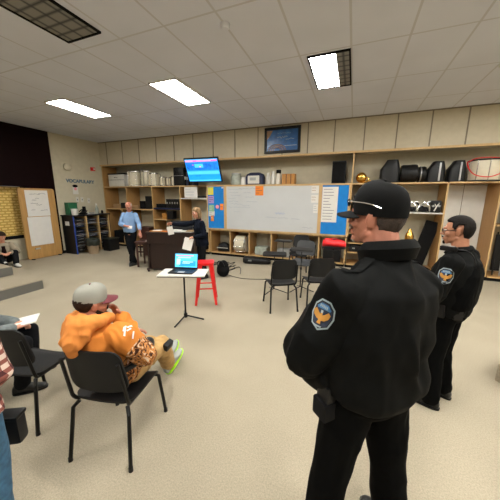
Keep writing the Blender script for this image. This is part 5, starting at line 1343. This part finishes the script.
hair_geo(J['head'], J['HR'], 1., lambda d: -.03 + .045 * sstep(-.1, .06, d.z * .8 - d.y * .62 + .1)).build('hair', M['hairbrown'], t, True)
o = B().box((0, 0, 0), (.22, .28, .006)).m(M['black']).box((0, 0, -.006), (.225, .285, .006)).build('notebook'); o.rotation_euler = (.1, .0, math.radians(-38))
o.location = Matrix.Translation(t.location) @ Matrix.Rotation(t.rotation_euler.z, 4, 'Z') @ V((-.02, .40, .69)); o.data.materials[0] = M['paper'] if o.data.materials else None
tag(o, 'open white notepad in the lap of the sitter with the grey sleeve', 'notebook')

# ---- standing person in plaid at the left edge ------------------------------
t = thing('person', 'person in a brown plaid shirt and jeans standing at the lower left edge', 'person', (-1.635, .46, .2), math.radians(18), None, .86)
J = pose(elR=(.25, .0, 1.13), wrR=(.02, .18, 1.02), elL=(-.26, 0, 1.13), wrL=(-.2, .2, 1.0))
P = body(t, J, M['skin'], vox=.008, hands=(('R', (-.3, 1, 0), (-1, 0, 0), .8), ('L', (.3, 1, 0), (1, 0, 0), .8)))
top(t, 'plaid_shirt', J, M['plaid'], [(-.18, .20, .155, -.01)] + [(a, b_ * 1.08, c * 1.12, d) for a, b_, c, d in SHT], (.085, .074, .06), wr=(.010, 9, .6), vox=.009)
trousers(t, J, M['jeans'], r=(.105, .08, .072), vox=.010)
for q in 'RL': shoe(t, J, q, M['shoegrey'], M['white'])
hair_geo(J['head'], J['HR'], 1., lambda d: -.03 + .045 * sstep(-.1, .06, d.z * .8 - d.y * .62 + .1)).build('hair', M['hairbrown'], t, True)
o = thing('camera_bag', 'small black bag hanging on a strap beside the plaid shirt', 'bag', (-1.66, .635, .70), math.radians(-60), None, .8)
B().box((0, 0, 0), (.09, .16, .20), bev=.025).build('bag_body', M['black'], o, True)
B().box((.0, 0, .105), (.1, .17, .03), bev=.012).build('flap', M['steel'], o, True)
B().tube([(0, -.07, .1), (.1, -.04, .17), (.26, .05, .21), (.52, .2, .16), (.62, .28, -.05)], .007, 6, 6, flat=.4).build('strap', M['black'], o, True)

# ---- person sitting low at the far left -------------------------------------
t = thing('person', 'brown haired person in a khaki vest sitting low before the yellow wall', 'person', (-8.42, 3.78, .2), math.radians(-105))
J = pose(pelvis=(.0, -.05, .14), neck=(0, .02, .58), head=(0, .08, .735), HR=(-10, -18, 0), shR=(.17, .03, .51), shL=(-.17, .03, .51), elR=(.24, .2, .32), elL=(-.24, .2, .33), wrR=(.12, .42, .36), wrL=(-.06, .42, .36),
         hipR=(.09, -.02, .12), hipL=(-.09, -.02, .12), knR=(.16, .36, .34), knL=(-.16, .36, .34), anR=(.10, .58, .09), anL=(-.12, .52, .09))
P = body(t, J, M['skin'], hands=(('R', (-.5, .9, 0), (0, 0, -1), .7), ('L', (.6, .8, .0), (0, 0, -1), .7)), vox=.009)
top(t, 'vest', J, M['khaki'], SHT, (.07, .062, .05), wr=(.008, 9, .6), vox=.012)
sb = B(); sb.loft(torso_secs(J, [(.1, .08, .14, .02), (.5, .08, .14, .02), (.85, .07, .12, .0)]), 16); fuse('undershirt', sb, .012, M['maroon'], t, 2)
trousers(t, J, M['trouserdark'], r=(.09, .072, .062), vox=.012, top_t=.1)
for q in 'RL': shoe(t, J, q, M['white'], M['black'])
hair_geo(J['head'], J['HR'], 1., lambda d: -.03 + .048 * sstep(-.1, .06, d.z * .9 - d.y * .5 + .12), base=.008).build('hair', M['hairbrown'], t, True)
# ---------------------------------------------------------------- camera, light, colour
cam = bpy.data.cameras.new('camera'); co = bpy.data.objects.new('camera', cam); COL.objects.link(co)
r_, u_, f_ = V((.93029, .36677, .00571)), V((-.07756, .18145, .98034)), V((-.35852, .91245, -.19725))
mw = Matrix((r_, u_, -f_)).transposed().to_4x4(); mw.translation = (0, 0, 1.95); co.matrix_world = mw
cam.sensor_width = 36; cam.lens = 258 / 500 * 36; cam.clip_start = .05
scene.camera = co
w = bpy.data.worlds.new('world'); scene.world = w; w.use_nodes = True
w.node_tree.nodes['Background'].inputs[0].default_value = (1, .93, .82, 1); w.node_tree.nodes['Background'].inputs[1].default_value = .1
scene.view_settings.view_transform = 'Standard'; scene.view_settings.look = 'None'
scene.view_settings.exposure = 1.4
